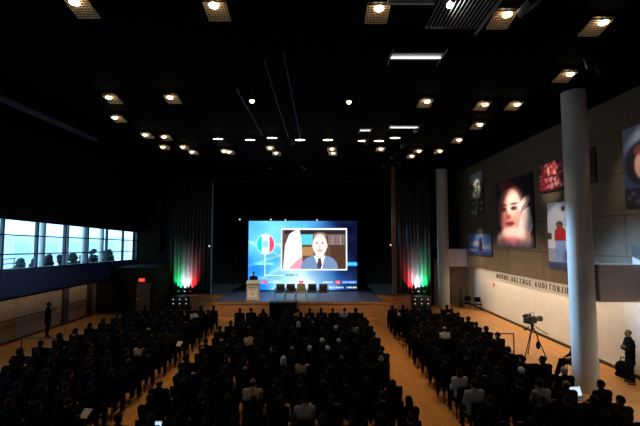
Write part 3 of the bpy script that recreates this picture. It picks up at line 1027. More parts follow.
for (px, py, refl) in LAMPS:
    p = onz(px, py, GZ - 0.07)
    key = 'first' if py < 40 else 'second' if py < 112 else 'third' if py < 136 else 'fourth' if py < 146 else 'last'
    rows_[key] = rows_.get(key, 0) + 1
    nm = ORD[rows_[key] - 1]
    t = thing('ceiling_light', 'warm ceiling lamp in the %s row from the camera, %s from left in listing' % (key, nm), 'lamp', (p.x, p.y, GZ), 0, 'ceiling lamps')
    t['px'] = px
    t['row'] = key
    link('bulb', (ball_me, bulb_me, slit_me)[refl], t)
    if refl == 2:
        MB().span((-0.27, -0.02, 0.0), (0.27, 0.14, 0.03)).cyl((0, 0.06, 0.0), (0, 0.06, ZC - GZ), 0.03).build('housing', M['black_metal'], t)
    elif refl:
        link('reflector_mesh', mesh_me, t)
        link('housing', hous_me, t)
    else:
        MB().cyl((0, 0, -0.01), (0, 0, ZC - GZ), 0.03).cyl((0, 0, -0.07), (0, 0, 0.1), 0.11, seg=20, cap=False).build('housing', M['black_metal'], t)
    BEAM = {109: 1.0, 170: 1.0, 252: 0.8, 349: 0.8, 427: 1.1, 485: 1.0, 517: 0.8, 75: 0.4, 214: 0.4, 379: 0.4, 507: 0.5, 145: 1.0, 192: 1.0, 218: 1.0, 300: 0.8, 363: 0.9, 395: 1.1, 459: 1.0, 480: 0.8}.get(px, 0)
    if BEAM:
        lo = light('ceiling_light_beam', 'SPOT', (0, 0, 0), (0, 0, -1), HOUSE_SPOT * BEAM, WARM, spot_size=math.radians(70), spot_blend=0.9, shadow_soft_size=0.1)
        lo.parent = t
        lo.location = (0, 0, -0.16)
        lo.rotation_euler = (0, 0, 0)
lamps = [o for o in col.objects if o.name.startswith('ceiling_light') and o.type == 'EMPTY']
for key in set(o['row'] for o in lamps):
    rr = sorted([o for o in lamps if o['row'] == key], key=lambda o: o['px'])
    for i, o in enumerate(rr):
        o['label'] = 'warm ceiling lamp, %s of %d across in the %s row of lamps' % (ORD[i] if i < 14 else str(i + 1), len(rr), key + (' and farthest' if key == 'last' else ' nearest' if key == 'first' else ''))
for o in lamps:
    del o['px'], o['row']

# slatted grid panel with a bright white work lamp, and white battens beyond
p = onz(450, 9, 9.8)
t = thing('grid_panel', 'slatted metal ceiling grid with a bright white lamp inside', 'ceiling grid', (p.x, p.y, 9.8))
for k in range(15):
    MB().box((-0.30 + 0.085 * k, 0.0, 0), (0.014, 1.5, 0.03)).build('slat', M['slat'], t, smooth=False)
MB().ell((0, 0, 0.09), 0.065).build('bulb', mat('white_work_lamp', (1, 1, 1), 0.4, emit=(1, 0.95, 0.85), estr=60), t)
MB().box((0.92, 0.1, -0.02), (0.03, 1.7, 0.05)).build('rail', M['grey_metal'], t, smooth=False)
for y in (-0.72, 0.72):
    MB().box((0.3, y, -0.0), (1.25, 0.02, 0.05)).build('cross_bar', M['black_metal'], t, smooth=False)
MB().cyl((0.0, 0, 0.14), (0, 0, 0.25), 0.02).cyl((-0.3, -0.7, 0.0), (-0.3, -0.7, 0.25), 0.012).cyl((0.88, 0.7, 0.0), (0.88, 0.7, 0.25), 0.012).build('hanger', M['black_metal'], t)


def batten(x0, x1, y, D_pitch, lab):
    a, b = onz(x0, y, 9.8), onz(x1, y, 9.8)
    t = thing('strip_batten', lab, 'lamp', ((a.x + b.x) / 2, a.y, 9.8), 0, 'white ceiling battens')
    L = b.x - a.x
    MB().span((-L / 2, 0, 0.0), (L / 2, 0.34, 0.03)).build('reflector', M['light_grey_metal'], t, smooth=False)
    MB().span((-L / 2 + 0.02, 0.12, -0.05), (L / 2 - 0.02, 0.15, -0.02)).build('tube', M['batten_tube'], t, smooth=False)
    n = max(1, int(L / D_pitch))
    for k in range(n + 1):
        MB().box((-L / 2 + L * k / n, 0.1, -0.05), (0.02, 0.9, 0.03)).build('rail', M['grey_metal'], t, smooth=False)
    MB().cyl((0, 0.17, 0.03), (0, 0.17, 0.25), 0.02).build('hanger', M['black_metal'], t)


batten(391, 443, 54, 0.7, 'white ceiling batten nearest the slatted grid panel')
batten(360, 371, 129, 0.7, 'short white ceiling batten left of the long far one')
batten(390, 419, 126, 0.7, 'long white ceiling batten farther toward the stage')
# a pale batten crossing at the top of the frame
p = onz(411, 2, 9.8)
o = MB().box((0, 0, 0.0), (0.95, 0.05, 0.09)).cyl((-0.4, 0, 0.0), (-0.4, 0, 0.25), 0.015).cyl((0.4, 0, 0.0), (0.4, 0, 0.25), 0.015).build('lighting_bar', M['light_grey_metal'], None, (p.x, p.y, 9.8))
tag(o, 'pale metal lighting bar beside the slatted grid panel', 'bar')
# long pipes under the ceiling
for x, y0, y1, nm in ((-2.7, 12, 17.6, 'shortest, left of the other two'), (-1.52, 10.0, 18.2, 'middle of three'), (-0.95, 9.6, 18.2, 'rightmost of three')):
    mb = MB().cyl((0, 0, 0), (0, y1 - y0, 0), 0.011, seg=8)
    for k in range(4):
        mb.cyl((0, 0.3 + (y1 - y0 - 0.6) * k / 3, 0), (0, 0.3 + (y1 - y0 - 0.6) * k / 3, 0.26), 0.008, seg=6)
    o = mb.build('ceiling_pipe', mat('blue_lit_pipe', (0.05, 0.08, 0.22), 0.4), None, (x, y0, 9.8))  # blue light from the screen is painted into the pipe colour
    tag(o, 'thin bluish pipe hung under the black ceiling, ' + nm, 'pipe', 'pipes under the ceiling')
o = MB().span((-11.5, 12, 9.9), (-11.3, 19, ZC)).build('ceiling_cornice', mat('window_lit_cornice', (0.05, 0.06, 0.13), 0.5), None, smooth=False)  # cornice edge with the blue window light put into its colour
tag(o, 'dark blue duct edge under the ceiling coloured as if lit by the windows', 'cornice')

# ------------------------------------------------------------------ stage things
# tiny stage lamps over the screen and at the sides
for i, (px, py, D) in enumerate(((240, 219.5, 28.55), (271, 219.5, 28.55), (285.5, 220, 28.55), (317, 220, 28.55), (209.5, 246, 27.15), (390.5, 245, 26.7))):
    p = at(px, py, D)
    nm = ['first of four above the screen from the left', 'second of four above the screen from the left', 'third of four above the screen from the left', 'fourth of four above the screen', 'on the thin pole left of the stage', 'on the brown edge right of the stage'][i]
    t = thing('stage_lamp', 'tiny white stage lamp, ' + nm, 'lamp', p, 0, 'tiny stage lamps')
    MB().cyl((0, -0.06, 0), (0, 0.16, 0), 0.075, seg=12).build('housing', M['black_metal'], t)
    MB().cyl((0, -0.085, 0), (0, -0.062, 0), 0.06, seg=14).build('lens', M['bulb_small'], t)
    if i < 4:
        MB().cyl((0, 0.05, 0.05), (0, 0.05, 9.31 - p.z), 0.012).build('hanger', M['black_metal'], t)
    elif i == 4:
        MB().cyl((0, 0.1, 0), (0, 0.12, 0), 0.05).build('clamp', M['black_metal'], t)
    else:
        MB().cyl((0.0, 0.05, 0), (0.12, 0.05, 0), 0.03).build('clamp', M['black_metal'], t)
# ceiling lamps added to brighten the stage front and lectern
for x, P in ((-5.0, 240), (-1.35, 150), (2.3, 240)):
    t = thing('added_stage_spot', 'added ceiling spot lamp aimed at the stage, %s' % ('toward the lectern' if x < -4 else 'in the middle' if x < 0 else 'toward the right curtain'), 'lamp', (x, 18.6, 9.8), 0, 'added stage spot lamps')
    MB().cyl((0, -0.1, 0.12), (0, 0.12, -0.16), 0.1, seg=14).cyl((0, 0, 0), (0, 0, 0.26), 0.02).build('housing', M['black_metal'], t)
    lo = light('added_stage_beam', 'SPOT', (0, 0, 0), (0, 0, -1), P * 10, (1.0, 0.80, 0.58), spot_size=math.radians(30), spot_blend=0.8, shadow_soft_size=0.08)
    lo.parent = t
    lo.location = (0, 0.16, -0.2)
    lo.rotation_euler = Vector((0, 0.78, -1)).to_track_quat('-Z', 'Y').to_euler()

# equipment cabinets with uplights
for side, x in ((-1, -9.8), (1, 7.1)):
    nm = 'left' if side < 0 else 'right'
    t = thing('equipment_cabinet', 'black equipment cabinet with small white lamps, %s of the stage' % nm, 'cabinet', (x, 27.2, 0.002), 0, 'equipment cabinets')
    MB().span((-0.64, -0.3, 0.0), (0.64, 0.75, 0.93), 0.02).build('case', M['black_plastic'], t)
    for r_ in range(2):
        for c in range(3):
            MB().cyl((-0.45 + 0.45 * c, -0.33, 0.42 + 0.30 * r_), (-0.45 + 0.45 * c, -0.302, 0.42 + 0.30 * r_), 0.032, seg=12).build('indicator_lamp', M['bulb_small'], t)
    cols = [('green', (0.02, 1.0, 0.25)), ('white', (0.75, 0.9, 1.0)), ('red', (1.0, 0.03, 0.04))]
    if side > 0:
        cols = cols[::-1]
    for k, (cn, cc) in enumerate(cols):
        xx = x + (-0.42 + 0.42 * k)
        u = thing('uplight', '%s uplight on the equipment cabinet %s of the stage' % (cn, nm), 'lamp', (xx, 27.7, 0.935), 0, 'coloured curtain uplights')
        MB().span((-0.12, -0.1, 0), (0.12, 0.1, 0.02)).cyl((0, 0, 0.02), (0, 0, 0.05), 0.03).cyl((0, 0, 0.05), (0, 0.06, 0.2), 0.085, 0.095, seg=16).build('housing', M['black_metal'], u)
        MB().cyl((0, 0.061, 0.203), (0, 0.064, 0.21), 0.075, seg=16).build('lens', mat('%s_uplight_lens' % cn, cc, 0.4, emit=cc, estr=4 if cn != 'white' else 6), u)
        lo = light('uplight_beam', 'SPOT', (0, 0, 0), (0, 0, 1), (900 if cn == 'white' else 800), cc, spot_size=math.radians(74 if cn == 'white' else 62), spot_blend=1.0, shadow_soft_size=0.06)
        lo.parent = u
        lo.location = (0, 0.07, 0.24)
        ox = (-0.10 + 0.10 * k)
        lo.rotation_euler = Vector((ox, 0.62, 1)).to_track_quat('-Z', 'Y').to_euler()

# lectern
p = at(253, 299, 25.2)
lt = thing('lectern', 'pale wooden lectern with a printed front panel on the stage', 'lectern', (p.x, 25.25, ST + 0.002))
MB().prism([(-0.22, 0.06), (0.25, 0.06), (0.25, 1.2), (-0.22, 1.08)], -0.39, 0.39).build('body', M['lectern'], lt, smooth=False)
MB().span((-0.43, -0.27, 0), (0.43, 0.29, 0.06), 0.01).build('base', M['lectern'], lt)
MB().prism([(-0.3, 1.07), (0.3, 1.22), (0.3, 1.26), (-0.3, 1.12)], -0.44, 0.44).build('top', M['lectern'], lt, smooth=False)


def im_lect(U, V):
    g = Img(U, V, (222, 200, 168))
    g.rect(0.06, 0.08, 0.94, 0.94, (240, 228, 208))
    g.rect(0.12, 0.76, 0.88, 0.86, (150, 130, 110))
    g.rect(0.2, 0.62, 0.8, 0.68, (190, 120, 110))
    g.ell(0.5, 0.35, 0.22, 0.14, (205, 190, 160), 0.8, 0.5)
    return g.c


grid_picture('front_print', 0.66, 0.8, 40, 50, im_lect, M['print'], lt, (0, -0.226, 0.16), 0)
MB().tube([(0.1, 0.05, 1.18), (0.1, 0.0, 1.35), (0.08, 0.1, 1.42)], 0.008, 6).ell((0.08, 0.12, 1.43), (0.02, 0.035, 0.02), 8, 6).build('microphone', M['black_metal'], lt)


def stage_chair(x, y, leather, lab):
    t = thing('stage_armchair', lab, 'chair', (x, y, ST + 0.002), 0, 'armchairs on the stage')
    MB().span((-0.29, -0.30, 0.36), (0.29, 0.28, 0.47), 0.035).build('seat', leather, t)
    MB().box((0, 0.29, 0.66), (0.58, 0.09, 0.46), (math.radians(-8), 0, 0), 0.035).build('backrest', leather, t)
    for s_ in (-1, 1):
        MB().span((s_ * 0.30, -0.26, 0.60), (s_ * 0.35, 0.27, 0.65), 0.015).build('armrest', leather, t)
        for y_ in (-0.25, 0.26):
            MB().cyl((s_ * 0.325, y_, 0.0), (s_ * 0.325, y_, 0.60), 0.016).build('leg', M['chrome'], t)
        MB().cyl((s_ * 0.325, -0.25, 0.33), (s_ * 0.325, 0.26, 0.33), 0.014).build('stretcher', M['chrome'], t)
    MB().cyl((-0.325, -0.25, 0.33), (0.325, -0.25, 0.33), 0.014).build('front_rail', M['chrome'], t)
    return t


for i, px in enumerate((279.6, 290.2, 300.8, 312.0, 323.4)):
    p = at(px, 297.5, 26.0)
    lab = ['dark leather stage armchair nearest the lectern', 'dark leather stage armchair just left of the tan one', 'tan leather armchair in the middle of the stage row', 'dark leather stage armchair just right of the tan one', 'dark leather stage armchair at the far end from the lectern'][i]
    stage_chair(p.x, 26.2, M['leather_tan'] if i == 2 else M['leather_dark'], lab)

# black loudspeaker before the stage front
p = at(283.5, 309, 24.0)
t = thing('subwoofer', 'wide black loudspeaker box standing before the middle of the stage', 'loudspeaker', (p.x, 24.0, 0.0))
MB().span((-0.86, -0.35, 0), (0.86, 0.35, 1.08), 0.02).build('cabinet', M['black_plastic'], t)
MB().span((-0.8, -0.362, 0.08), (0.8, -0.352, 1.0)).build('grille', M['black_fabric'], t, smooth=False)
for s_ in (-1, 1):
    MB().cyl((s_ * 0.88, -0.1, 0.7), (s_ * 0.88, 0.1, 0.7), 0.015).build('handle', M['black_metal'], t)

# ------------------------------------------------------------------ people: bodies as smooth fields turned into one mesh


def smin(a, b, k):
    h = np.clip(0.5 + 0.5 * (b - a) / k, 0, 1)
    return b + (a - b) * h - k * h * (1 - h)


class Sh:
    def __init__(s, k=0.02):
        s.k, s.f, s.lo, s.hi, s.cuts = k, [], [], [], []

    def cap(s, a, b, r1, r2=None):
        a, b = np.array(a, float), np.array(b, float)
        r2 = r1 if r2 is None else r2
        ba = b - a
        L = max(ba @ ba, 1e-9)

        def f(P):
            h = np.clip((P - a) @ ba / L, 0, 1)
            return np.linalg.norm(P - a - h[:, None] * ba, axis=1) - (r1 + (r2 - r1) * h)
        s.f.append(f)
        r = max(r1, r2)
        s.lo.append(np.minimum(a, b) - r)
        s.hi.append(np.maximum(a, b) + r)
        return s

    def ell(s, c, r, R=None):
        c, r = np.array(c, float), np.array(r, float)
        R = np.eye(3) if R is None else R

        def f(P):
            q = (P - c) @ R
            k0 = np.linalg.norm(q / r, axis=1)
            k1 = np.linalg.norm(q / (r * r), axis=1)
            return k0 * (k0 - 1) / np.maximum(k1, 1e-9)
        s.f.append(f)
        s.lo.append(c - r.max())
        s.hi.append(c + r.max())
        return s

    def ev(s, P):
        d = None
        for f in s.f:
            v_ = f(P)
            d = v_ if d is None else smin(d, v_, s.k)
        for c in s.cuts:
            d = np.maximum(d, c(P))
        return d


class Un:
    def __init__(s, parts, k=0.02):
        s.p, s.k = parts, k
        s.lo = [x for q in parts for x in q.lo]
        s.hi = [x for q in parts for x in q.hi]

    def ev(s, P):
        d = None
        for q in s.p:
            v_ = q.ev(P)
            d = v_ if d is None else smin(d, v_, s.k)
        return d


def nets(sh, h):
    lo = np.min(sh.lo, axis=0) - 3 * h
    hi = np.max(sh.hi, axis=0) + 3 * h
    n = np.ceil((hi - lo) / h).astype(int) + 1
    n = ((n + 3) // 4) * 4 + 1
    # coarse pass, then only points near the surface
    nc = (n - 1) // 4 + 1
    gc = np.stack(np.meshgrid(*[lo[i] + 4 * h * np.arange(nc[i]) for i in range(3)], indexing='ij'), -1)
    Dc = sh.ev(gc.reshape(-1, 3)).reshape(nc)
    D = np.repeat(np.repeat(np.repeat(Dc, 4, 0), 4, 1), 4, 2)[:n[0], :n[1], :n[2]]
    near = np.argwhere(np.abs(D) < 4 * h * 2.2)
    D[tuple(near.T)] = sh.ev(lo + near * h)
    S = D < 0
    cs = tuple(x - 1 for x in D.shape)
    acc = np.zeros(cs + (3,))
    cnt = np.zeros(cs)
    I = np.stack(np.meshgrid(*[np.arange(x) for x in cs], indexing='ij'), -1).astype(float)
    for ax in range(3):
        o1, o2 = [i for i in range(3) if i != ax]
        for a in (0, 1):
            for b in (0, 1):
                s0 = [slice(0, cs[i]) for i in range(3)]
                s0[o1] = slice(a, cs[o1] + a)
                s0[o2] = slice(b, cs[o2] + b)
                s1 = list(s0)
                s1[ax] = slice(1, cs[ax] + 1)
                A, B = D[tuple(s0)], D[tuple(s1)]
                x = (A < 0) != (B < 0)
                t = np.where(x, A / np.where(x, A - B, 1), 0)
                p_ = I.copy()
                p_[..., ax] += t
                p_[..., o1] += a
                p_[..., o2] += b
                acc += p_ * x[..., None]
                cnt += x
    use = cnt > 0
    vid = np.full(cs, -1)
    vid[use] = np.arange(use.sum())
    V = lo + acc[use] / cnt[use][:, None] * h
    F = []
    for ax in range(3):
        o1, o2 = [(1, 2), (2, 0), (0, 1)][ax]
        s0 = [slice(1, cs[i]) for i in range(3)]
        s0[ax] = slice(0, cs[ax])
        s1 = list(s0)
        s1[ax] = slice(1, cs[ax] + 1)
        A, B = S[tuple(s0)], S[tuple(s1)]
        e = np.argwhere(A != B)
        flip = A[tuple(e.T)]
        e = e + np.array([0 if i == ax else 1 for i in range(3)])
        d1, d2 = np.eye(3, dtype=int)[o1], np.eye(3, dtype=int)[o2]
        q = np.stack([vid[tuple((e - d1 - d2).T)], vid[tuple((e - d2).T)], vid[tuple(e.T)], vid[tuple((e - d1).T)]], 1)
        q[~flip] = q[~flip][:, ::-1]
        F.append(q)
    return V, np.concatenate(F)


def field_mesh(name, shapes, faces, m, vox):
    """shapes: list of (field, voxel, face budget); joined into one mesh"""
    Vs, Fs, base = [], [], 0
    for sh, h, nf in shapes:
        V, F = nets(sh, h)
        me = bpy.data.meshes.new('tmp')
        me.from_pydata(V.tolist(), [], F.tolist())
        me.update()
        ob = bpy.data.objects.new('tmp', me)
        col.objects.link(ob)
        md = ob.modifiers.new('d', 'DECIMATE')
        md.ratio = min(1.0, nf / (2 * len(F)))
        dg = bpy.context.evaluated_depsgraph_get()
        ev = ob.evaluated_get(dg).to_mesh()
        vv = np.empty(len(ev.vertices) * 3)
        ev.vertices.foreach_get('co', vv)
        Vs.append(vv.reshape(-1, 3))
        Fs += [tuple(base + i for i in p_.vertices) for p_ in ev.polygons]
        base += len(ev.vertices)
        ob.evaluated_get(dg).to_mesh_clear()
        bpy.data.objects.remove(ob)
        bpy.data.meshes.remove(me)
    me = bpy.data.meshes.new(name)
    me.from_pydata(np.concatenate(Vs).tolist(), [], Fs)
    me.materials.append(m)
    me.update()
    for p_ in me.polygons:
        p_.use_smooth = True
    return me


def nrm(v_):
    v_ = np.array(v_, float)
    return v_ / np.linalg.norm(v_)


def hand_shape(w_, d, n, t, curl=0.5):
    """w: wrist, d: hand direction, n: direction the palm faces, t: thumb side"""
    w_, d, n = np.array(w_, float), nrm(d), nrm(n)
    t = nrm(np.array(t, float) - d * (np.array(t, float) @ d))
    n = nrm(n - d * (n @ d) - t * (n @ t))
    s = Sh(0.006)
    for off, L in ((0.033, 0.070), (0.011, 0.080), (-0.011, 0.074), (-0.032, 0.058)):
        k = w_ + d * 0.088 + t * off
        s.cap(w_ + d * 0.01 + t * off * 0.55, k, 0.016, 0.0125)
        q, ang = k, 0.25 * curl
        for seg, r in ((0.42, 0.0098), (0.33, 0.009), (0.25, 0.008)):
            ang += 0.75 * curl
            e = q + (d * math.cos(ang) + n * math.sin(ang)) * L * seg * 1.05
            s.cap(q, e, r, r - 0.0007)
            q = e
    b = w_ + d * 0.03 + t * 0.028
    e = b + nrm(d * 0.6 + t * 0.75 + n * 0.35) * 0.042
    s.cap(w_ + d * 0.015 + t * 0.015, b, 0.017, 0.015).cap(b, e, 0.0135, 0.0115)
    s.cap(e, e + nrm(d * 0.9 + t * 0.3 + n * 0.4) * 0.032, 0.0112, 0.009)
    return s


def Rz(a):
    c, s = math.cos(a), math.sin(a)
    return np.array([[c, -s, 0], [s, c, 0], [0, 0, 1]])


def Rx(a):
    c, s = math.cos(a), math.sin(a)
    return np.array([[1, 0, 0], [0, c, -s], [0, s, c]])


def make_person(J, hair='short', head_yaw=0, head_pitch=0, wide=1.0, fem=False, coat=False, fine=False, curl=0.5):
    """J: joints, facing +Y. Returns the meshes of body, hair, top, trousers, shoes"""
    V3 = lambda k: np.array(J[k], float)
    hip, chest, neck, head = V3('hip'), V3('chest'), V3('neck'), V3('head')
    up = nrm(neck - hip)
    side = np.array(J.get('side', (1, 0, 0)), float)
    R = Rz(head_yaw) @ Rx(head_pitch)
    H = lambda p_: head + R @ np.array(p_, float)
    # skin
    hd = Sh(0.012)
    hd.ell(H((0, -0.012, 0.03)), (0.074, 0.094, 0.088), R).ell(H((0, 0.028, -0.03)), (0.06, 0.07, 0.088), R)
    hd.cap(H((-0.03, 0.045, -0.075)), H((0.03, 0.045, -0.075)), 0.03).cap(H((0, 0.072, -0.098)), H((0, 0.06, -0.098)), 0.022)
    hd.cap(H((0, 0.094, 0.005)), H((0, 0.112, -0.032)), 0.009, 0.014)
    hd.cap(H((-0.036, 0.083, 0.022)), H((0.036, 0.083, 0.022)), 0.012)
    hd.cap(H((-0.018, 0.092, -0.064)), H((0.018, 0.092, -0.064)), 0.009)
    for s in (-1, 1):
        hd.ell(H((s * 0.076, -0.008, -0.012)), (0.012, 0.022, 0.032), R)
        hd.ell(H((s * 0.03, 0.084, 0.002)), (0.013, 0.011, 0.009), R)
    hd.cap(neck - up * 0.03, H((0, -0.02, -0.07)), 0.058 if not fem else 0.05, 0.05 if not fem else 0.044)
    body = Sh(0.05)
    top = Sh(0.05)
    bot = Sh(0.035)
    shoes = {'l': Sh(0.015), 'r': Sh(0.015)}
    W = wide
    for s_, e in ((body, -0.004), (top, 0.016)):
        s_.cap(hip - side * 0.075 * W, hip + side * 0.075 * W, 0.105 + e)
        wst = hip + (chest - hip) * 0.5
        s_.cap(wst - side * 0.065 * W, wst + side * 0.065 * W, (0.098 if fem else 0.108) * W + e)
        s_.cap(chest - side * 0.09 * W, chest + side * 0.09 * W, 0.118 * W + e)
        sm = (V3('shl') + V3('shr')) / 2
        s_.cap(V3('shl'), V3('shr'), 0.062 + e)
        s_.cap(sm + (neck - sm) * 0.2, neck + up * 0.005, 0.085, 0.06 + max(e, 0))
    for s in ('l', 'r'):
        sh, el, wr = V3('sh' + s), V3('el' + s), V3('wr' + s)
        body.cap(sh, el, 0.047, 0.038).cap(el, wr + (wr - el) * 0.02, 0.038, 0.026)
        top.cap(sh, el, 0.068, 0.056).cap(el, wr - (wr - el) * 0.06, 0.056, 0.043)
        hp, kn, an = V3('hp' + s), V3('kn' + s), V3('an' + s)
        body.cap(hp, kn, 0.078, 0.052).cap(kn, an, 0.05, 0.035)
        bot.cap(hp, kn, 0.094, 0.07).cap(kn, an + (kn - an) * 0.05, 0.068, 0.056)
        to = V3('to' + s)
        f = nrm(to - an * np.array((1, 1, 0)) - np.array((0, 0, to[2])))
        he = an * np.array((1, 1, 0)) + np.array((0, 0, 0.04)) - f * 0.045
        body.cap(an, he + f * 0.03, 0.032, 0.026).cap(he + f * 0.03, to, 0.026, 0.02)
        shoes[s].cap(he, to, 0.038, 0.034).cap(an + np.array((0, 0, -0.02)), he + f * 0.03, 0.042, 0.038)
        shoes[s].cuts = [lambda P, z=min(he[2], to[2]) - 0.036: z - P[:, 2]]
    bot.cap(hip - side * 0.075, hip + side * 0.075, 0.112)
    if coat:
        k = [(V3('hpl') + V3('knl')) / 2, (V3('hpr') + V3('knr')) / 2]
        top.cap(k[0], k[1], 0.115).cap((k[0] + k[1]) / 2, hip, 0.14)
    hl = hand_shape(J['wrl'], J['hdl'], J['pnl'], J['thl'], curl)
    hr_ = hand_shape(J['wrr'], J['hdr'], J['pnr'], J['thr'], curl)
    # hair
    hs = Sh(0.015)
    inv = lambda P: (P - head) @ R
    if hair == 'bald':
        hs.ell(H((0, -0.014, 0.02)), (0.08, 0.098, 0.086), R)
        hs.cuts = [lambda P: -(-0.8 * inv(P)[:, 1] + 0.3 * inv(P)[:, 2] - 0.0), lambda P: inv(P)[:, 2] - 0.045]
    else:
        hs.ell(H((0, -0.014, 0.035)), (0.084, 0.104, 0.096), R)
        if hair == 'long':
            hs.ell(H((0, -0.065, -0.08)), (0.095, 0.055, 0.17), R)
            hs.cuts = [lambda P: np.minimum(-(-0.62 * inv(P)[:, 1] + 0.55 * inv(P)[:, 2] + 0.002), inv(P)[:, 1] + 0.02)]
        elif hair == 'bun':
            hs.ell(H((0, -0.125, 0.055)), (0.045, 0.04, 0.045), R)
            hs.cuts = [lambda P: -(-0.75 * inv(P)[:, 1] + 0.66 * inv(P)[:, 2] + 0.0)]
        elif hair == 'bushy':
            hs.ell(H((0, -0.03, 0.03)), (0.105, 0.11, 0.115), R)
            hs.cuts = [lambda P: -(-0.75 * inv(P)[:, 1] + 0.62 * inv(P)[:, 2] + 0.005)]
        else:
            hs.cuts = [lambda P: -(-0.75 * inv(P)[:, 1] + 0.66 * inv(P)[:, 2] + 0.0)]
    q = 2.0 if fine else 1.0
    vx = 0.009 if fine else 0.012
    out = {}
    out['body'] = field_mesh('body', [(Un([body, hd], 0.02), vx, 3400 * q), (hl, 0.0045, 520), (hr_, 0.0045, 520)], 0, M['skin_a'], vx)
    out['hair'] = field_mesh('hair', [(hs, 0.010, 500 * q)], 0, M['hair_black'], vx)
    out['jacket'] = field_mesh('jacket', [(top, 0.014, 1000 * q)], 0, M['cloth_black'], vx)
    out['trousers'] = field_mesh('trousers', [(bot, 0.014, 800 * q)], 0, M['cloth_black'], vx)
    for k in 'lr':
        out['shoe_' + k] = field_mesh('shoe', [(shoes[k], 0.010, 200)], 0, M['shoe'], vx)
    return out


def seated(lean=0.0, arm='lap', wide=1.0, yaw_tilt=0.0, knees=0.0, tall=1.0):
    c, s = math.cos(lean), math.sin(lean)
    hip = np.array((0, -0.04, 0.575))
    rel = lambda x, y, z: hip + np.array((x, y * c + z * s, (-y * s + z * c)))
    J = dict(hip=hip, chest=rel(0, 0, 0.31 * tall), neck=rel(0, 0.0, 0.50 * tall), head=rel(yaw_tilt, 0.035, 0.635 * tall),
             shl=rel(-0.175 * wide, 0, 0.435 * tall), shr=rel(0.175 * wide, 0, 0.435 * tall))
    for k, sg in (('l', -1), ('r', 1)):
        J['hp' + k] = (sg * 0.085, 0.0, 0.56)
        J['kn' + k] = (sg * (0.11 + knees), 0.42, 0.535)
        J['an' + k] = (sg * (0.11 + knees), 0.40, 0.10)
        J['to' + k] = (sg * (0.12 + knees), 0.53, 0.038)
        sh = J['sh' + k]
        if arm == 'chin' and k == 'r':
            J['elr'] = sh + np.array((0.03, 0.20, -0.22))
            J['wrr'] = J['head'] + np.array((0.045, 0.11, -0.20))
            J['hdr'], J['pnr'], J['thr'] = (-0.2, -0.05, 1), (-0.6, -1, 0), (-1, 0.3, 0)
            continue
        J['el' + k] = sh + np.array((sg * 0.026, 0.10, -0.265))
        reach = 0.24 if arm == 'lap' else 0.20
        zz = 0.70 if arm == 'lap' else 0.80
        wr = J['el' + k] * np.array((1, 1, 0)) + np.array((-sg * 0.07, reach - 0.02, zz))
        if arm == 'cross' :
            wr = J['el' + k] * np.array((0, 1, 1)) + np.array((-sg * 0.04, 0.17, 0.03 * sg))
        J['wr' + k] = wr
        J['hd' + k] = (-sg * 0.35, 0.9, -0.12 if arm != 'cross' else 0)
        if arm == 'cross':
            J['hd' + k] = (-sg, 0.15, 0)
        J['pn' + k] = (0, -0.1, -1) if arm != 'cross' else (0, -1, 0)
        J['th' + k] = (-sg, 0, 0.2) if arm != 'cross' else (0, 0, 1)
    return J


VARS = [
    dict(m=make_person(seated(0.02), 'short'), hair='short-haired'),
    dict(m=make_person(seated(0.10, wide=1.05), 'short', head_yaw=0.5, wide=1.05), hair='short-haired'),
    dict(m=make_person(seated(0.30, arm='type'), 'short', head_pitch=-0.45), hair='short-haired'),
    dict(m=make_person(seated(-0.03, arm='cross', wide=1.08, tall=1.04), 'short', wide=1.1), hair='short-haired'),
    dict(m=make_person(seated(0.14, arm='chin'), 'bushy', head_yaw=-0.3, head_pitch=-0.1), hair='bushy-haired'),
    dict(m=make_person(seated(0.04, wide=0.9, tall=0.95), 'long', fem=True, wide=0.9), hair='long-haired'),
    dict(m=make_person(seated(0.08, wide=0.9, tall=0.95), 'bun', head_yaw=-0.5, fem=True, wide=0.9), hair='bun-haired'),
    dict(m=make_person(seated(0.0, wide=1.06), 'bald', wide=1.1), hair='balding'),
    dict(m=make_person(seated(0.22, arm='type', wide=0.92, tall=0.96), 'long', head_yaw=0.25, head_pitch=-0.3, fem=True, wide=0.9), hair='long-haired'),
]


def spawn(var, loc, rz, label, group=None, top='cloth_black', hair='hair_black', skin='skin_a', legs='cloth_black', parts=('hair', 'jacket', 'trousers', 'shoe_l', 'shoe_r'), sz=1.0, rename=None):
    b = link('person', var['body'], None, loc, rz)
    b.scale = (sz, sz, sz)
    tag(b, label, 'person', group)
    ch = {k: link((rename or {}).get(k, k.split('_')[0]), var[k], b) for k in parts}
    for o_, mm in ((b, skin), (ch.get('hair'), hair), (ch.get('jacket'), top), (ch.get('trousers'), legs)):
        if o_ is not None:
            o_.material_slots[0].link = 'OBJECT'
            o_.material_slots[0].material = M[mm]
    return b


# ------------------------------------------------------------------ chairs of the hall
def chair_parts():
    P = {}
    P['seat'] = MB().span((-0.22, -0.22, 0.395), (0.22, 0.22, 0.445), 0.02)
    P['backrest'] = MB().box((0, -0.262, 0.70), (0.43, 0.035, 0.34), (math.radians(7), 0, 0), 0.015)
    return P


def leg_pts(sx, back):
    return [(sx * 0.215, -0.20, 0.40), (sx * 0.215, -0.23, 0.0)] if back else [(sx * 0.215, 0.20, 0.41), (sx * 0.215, 0.22, 0.0)]


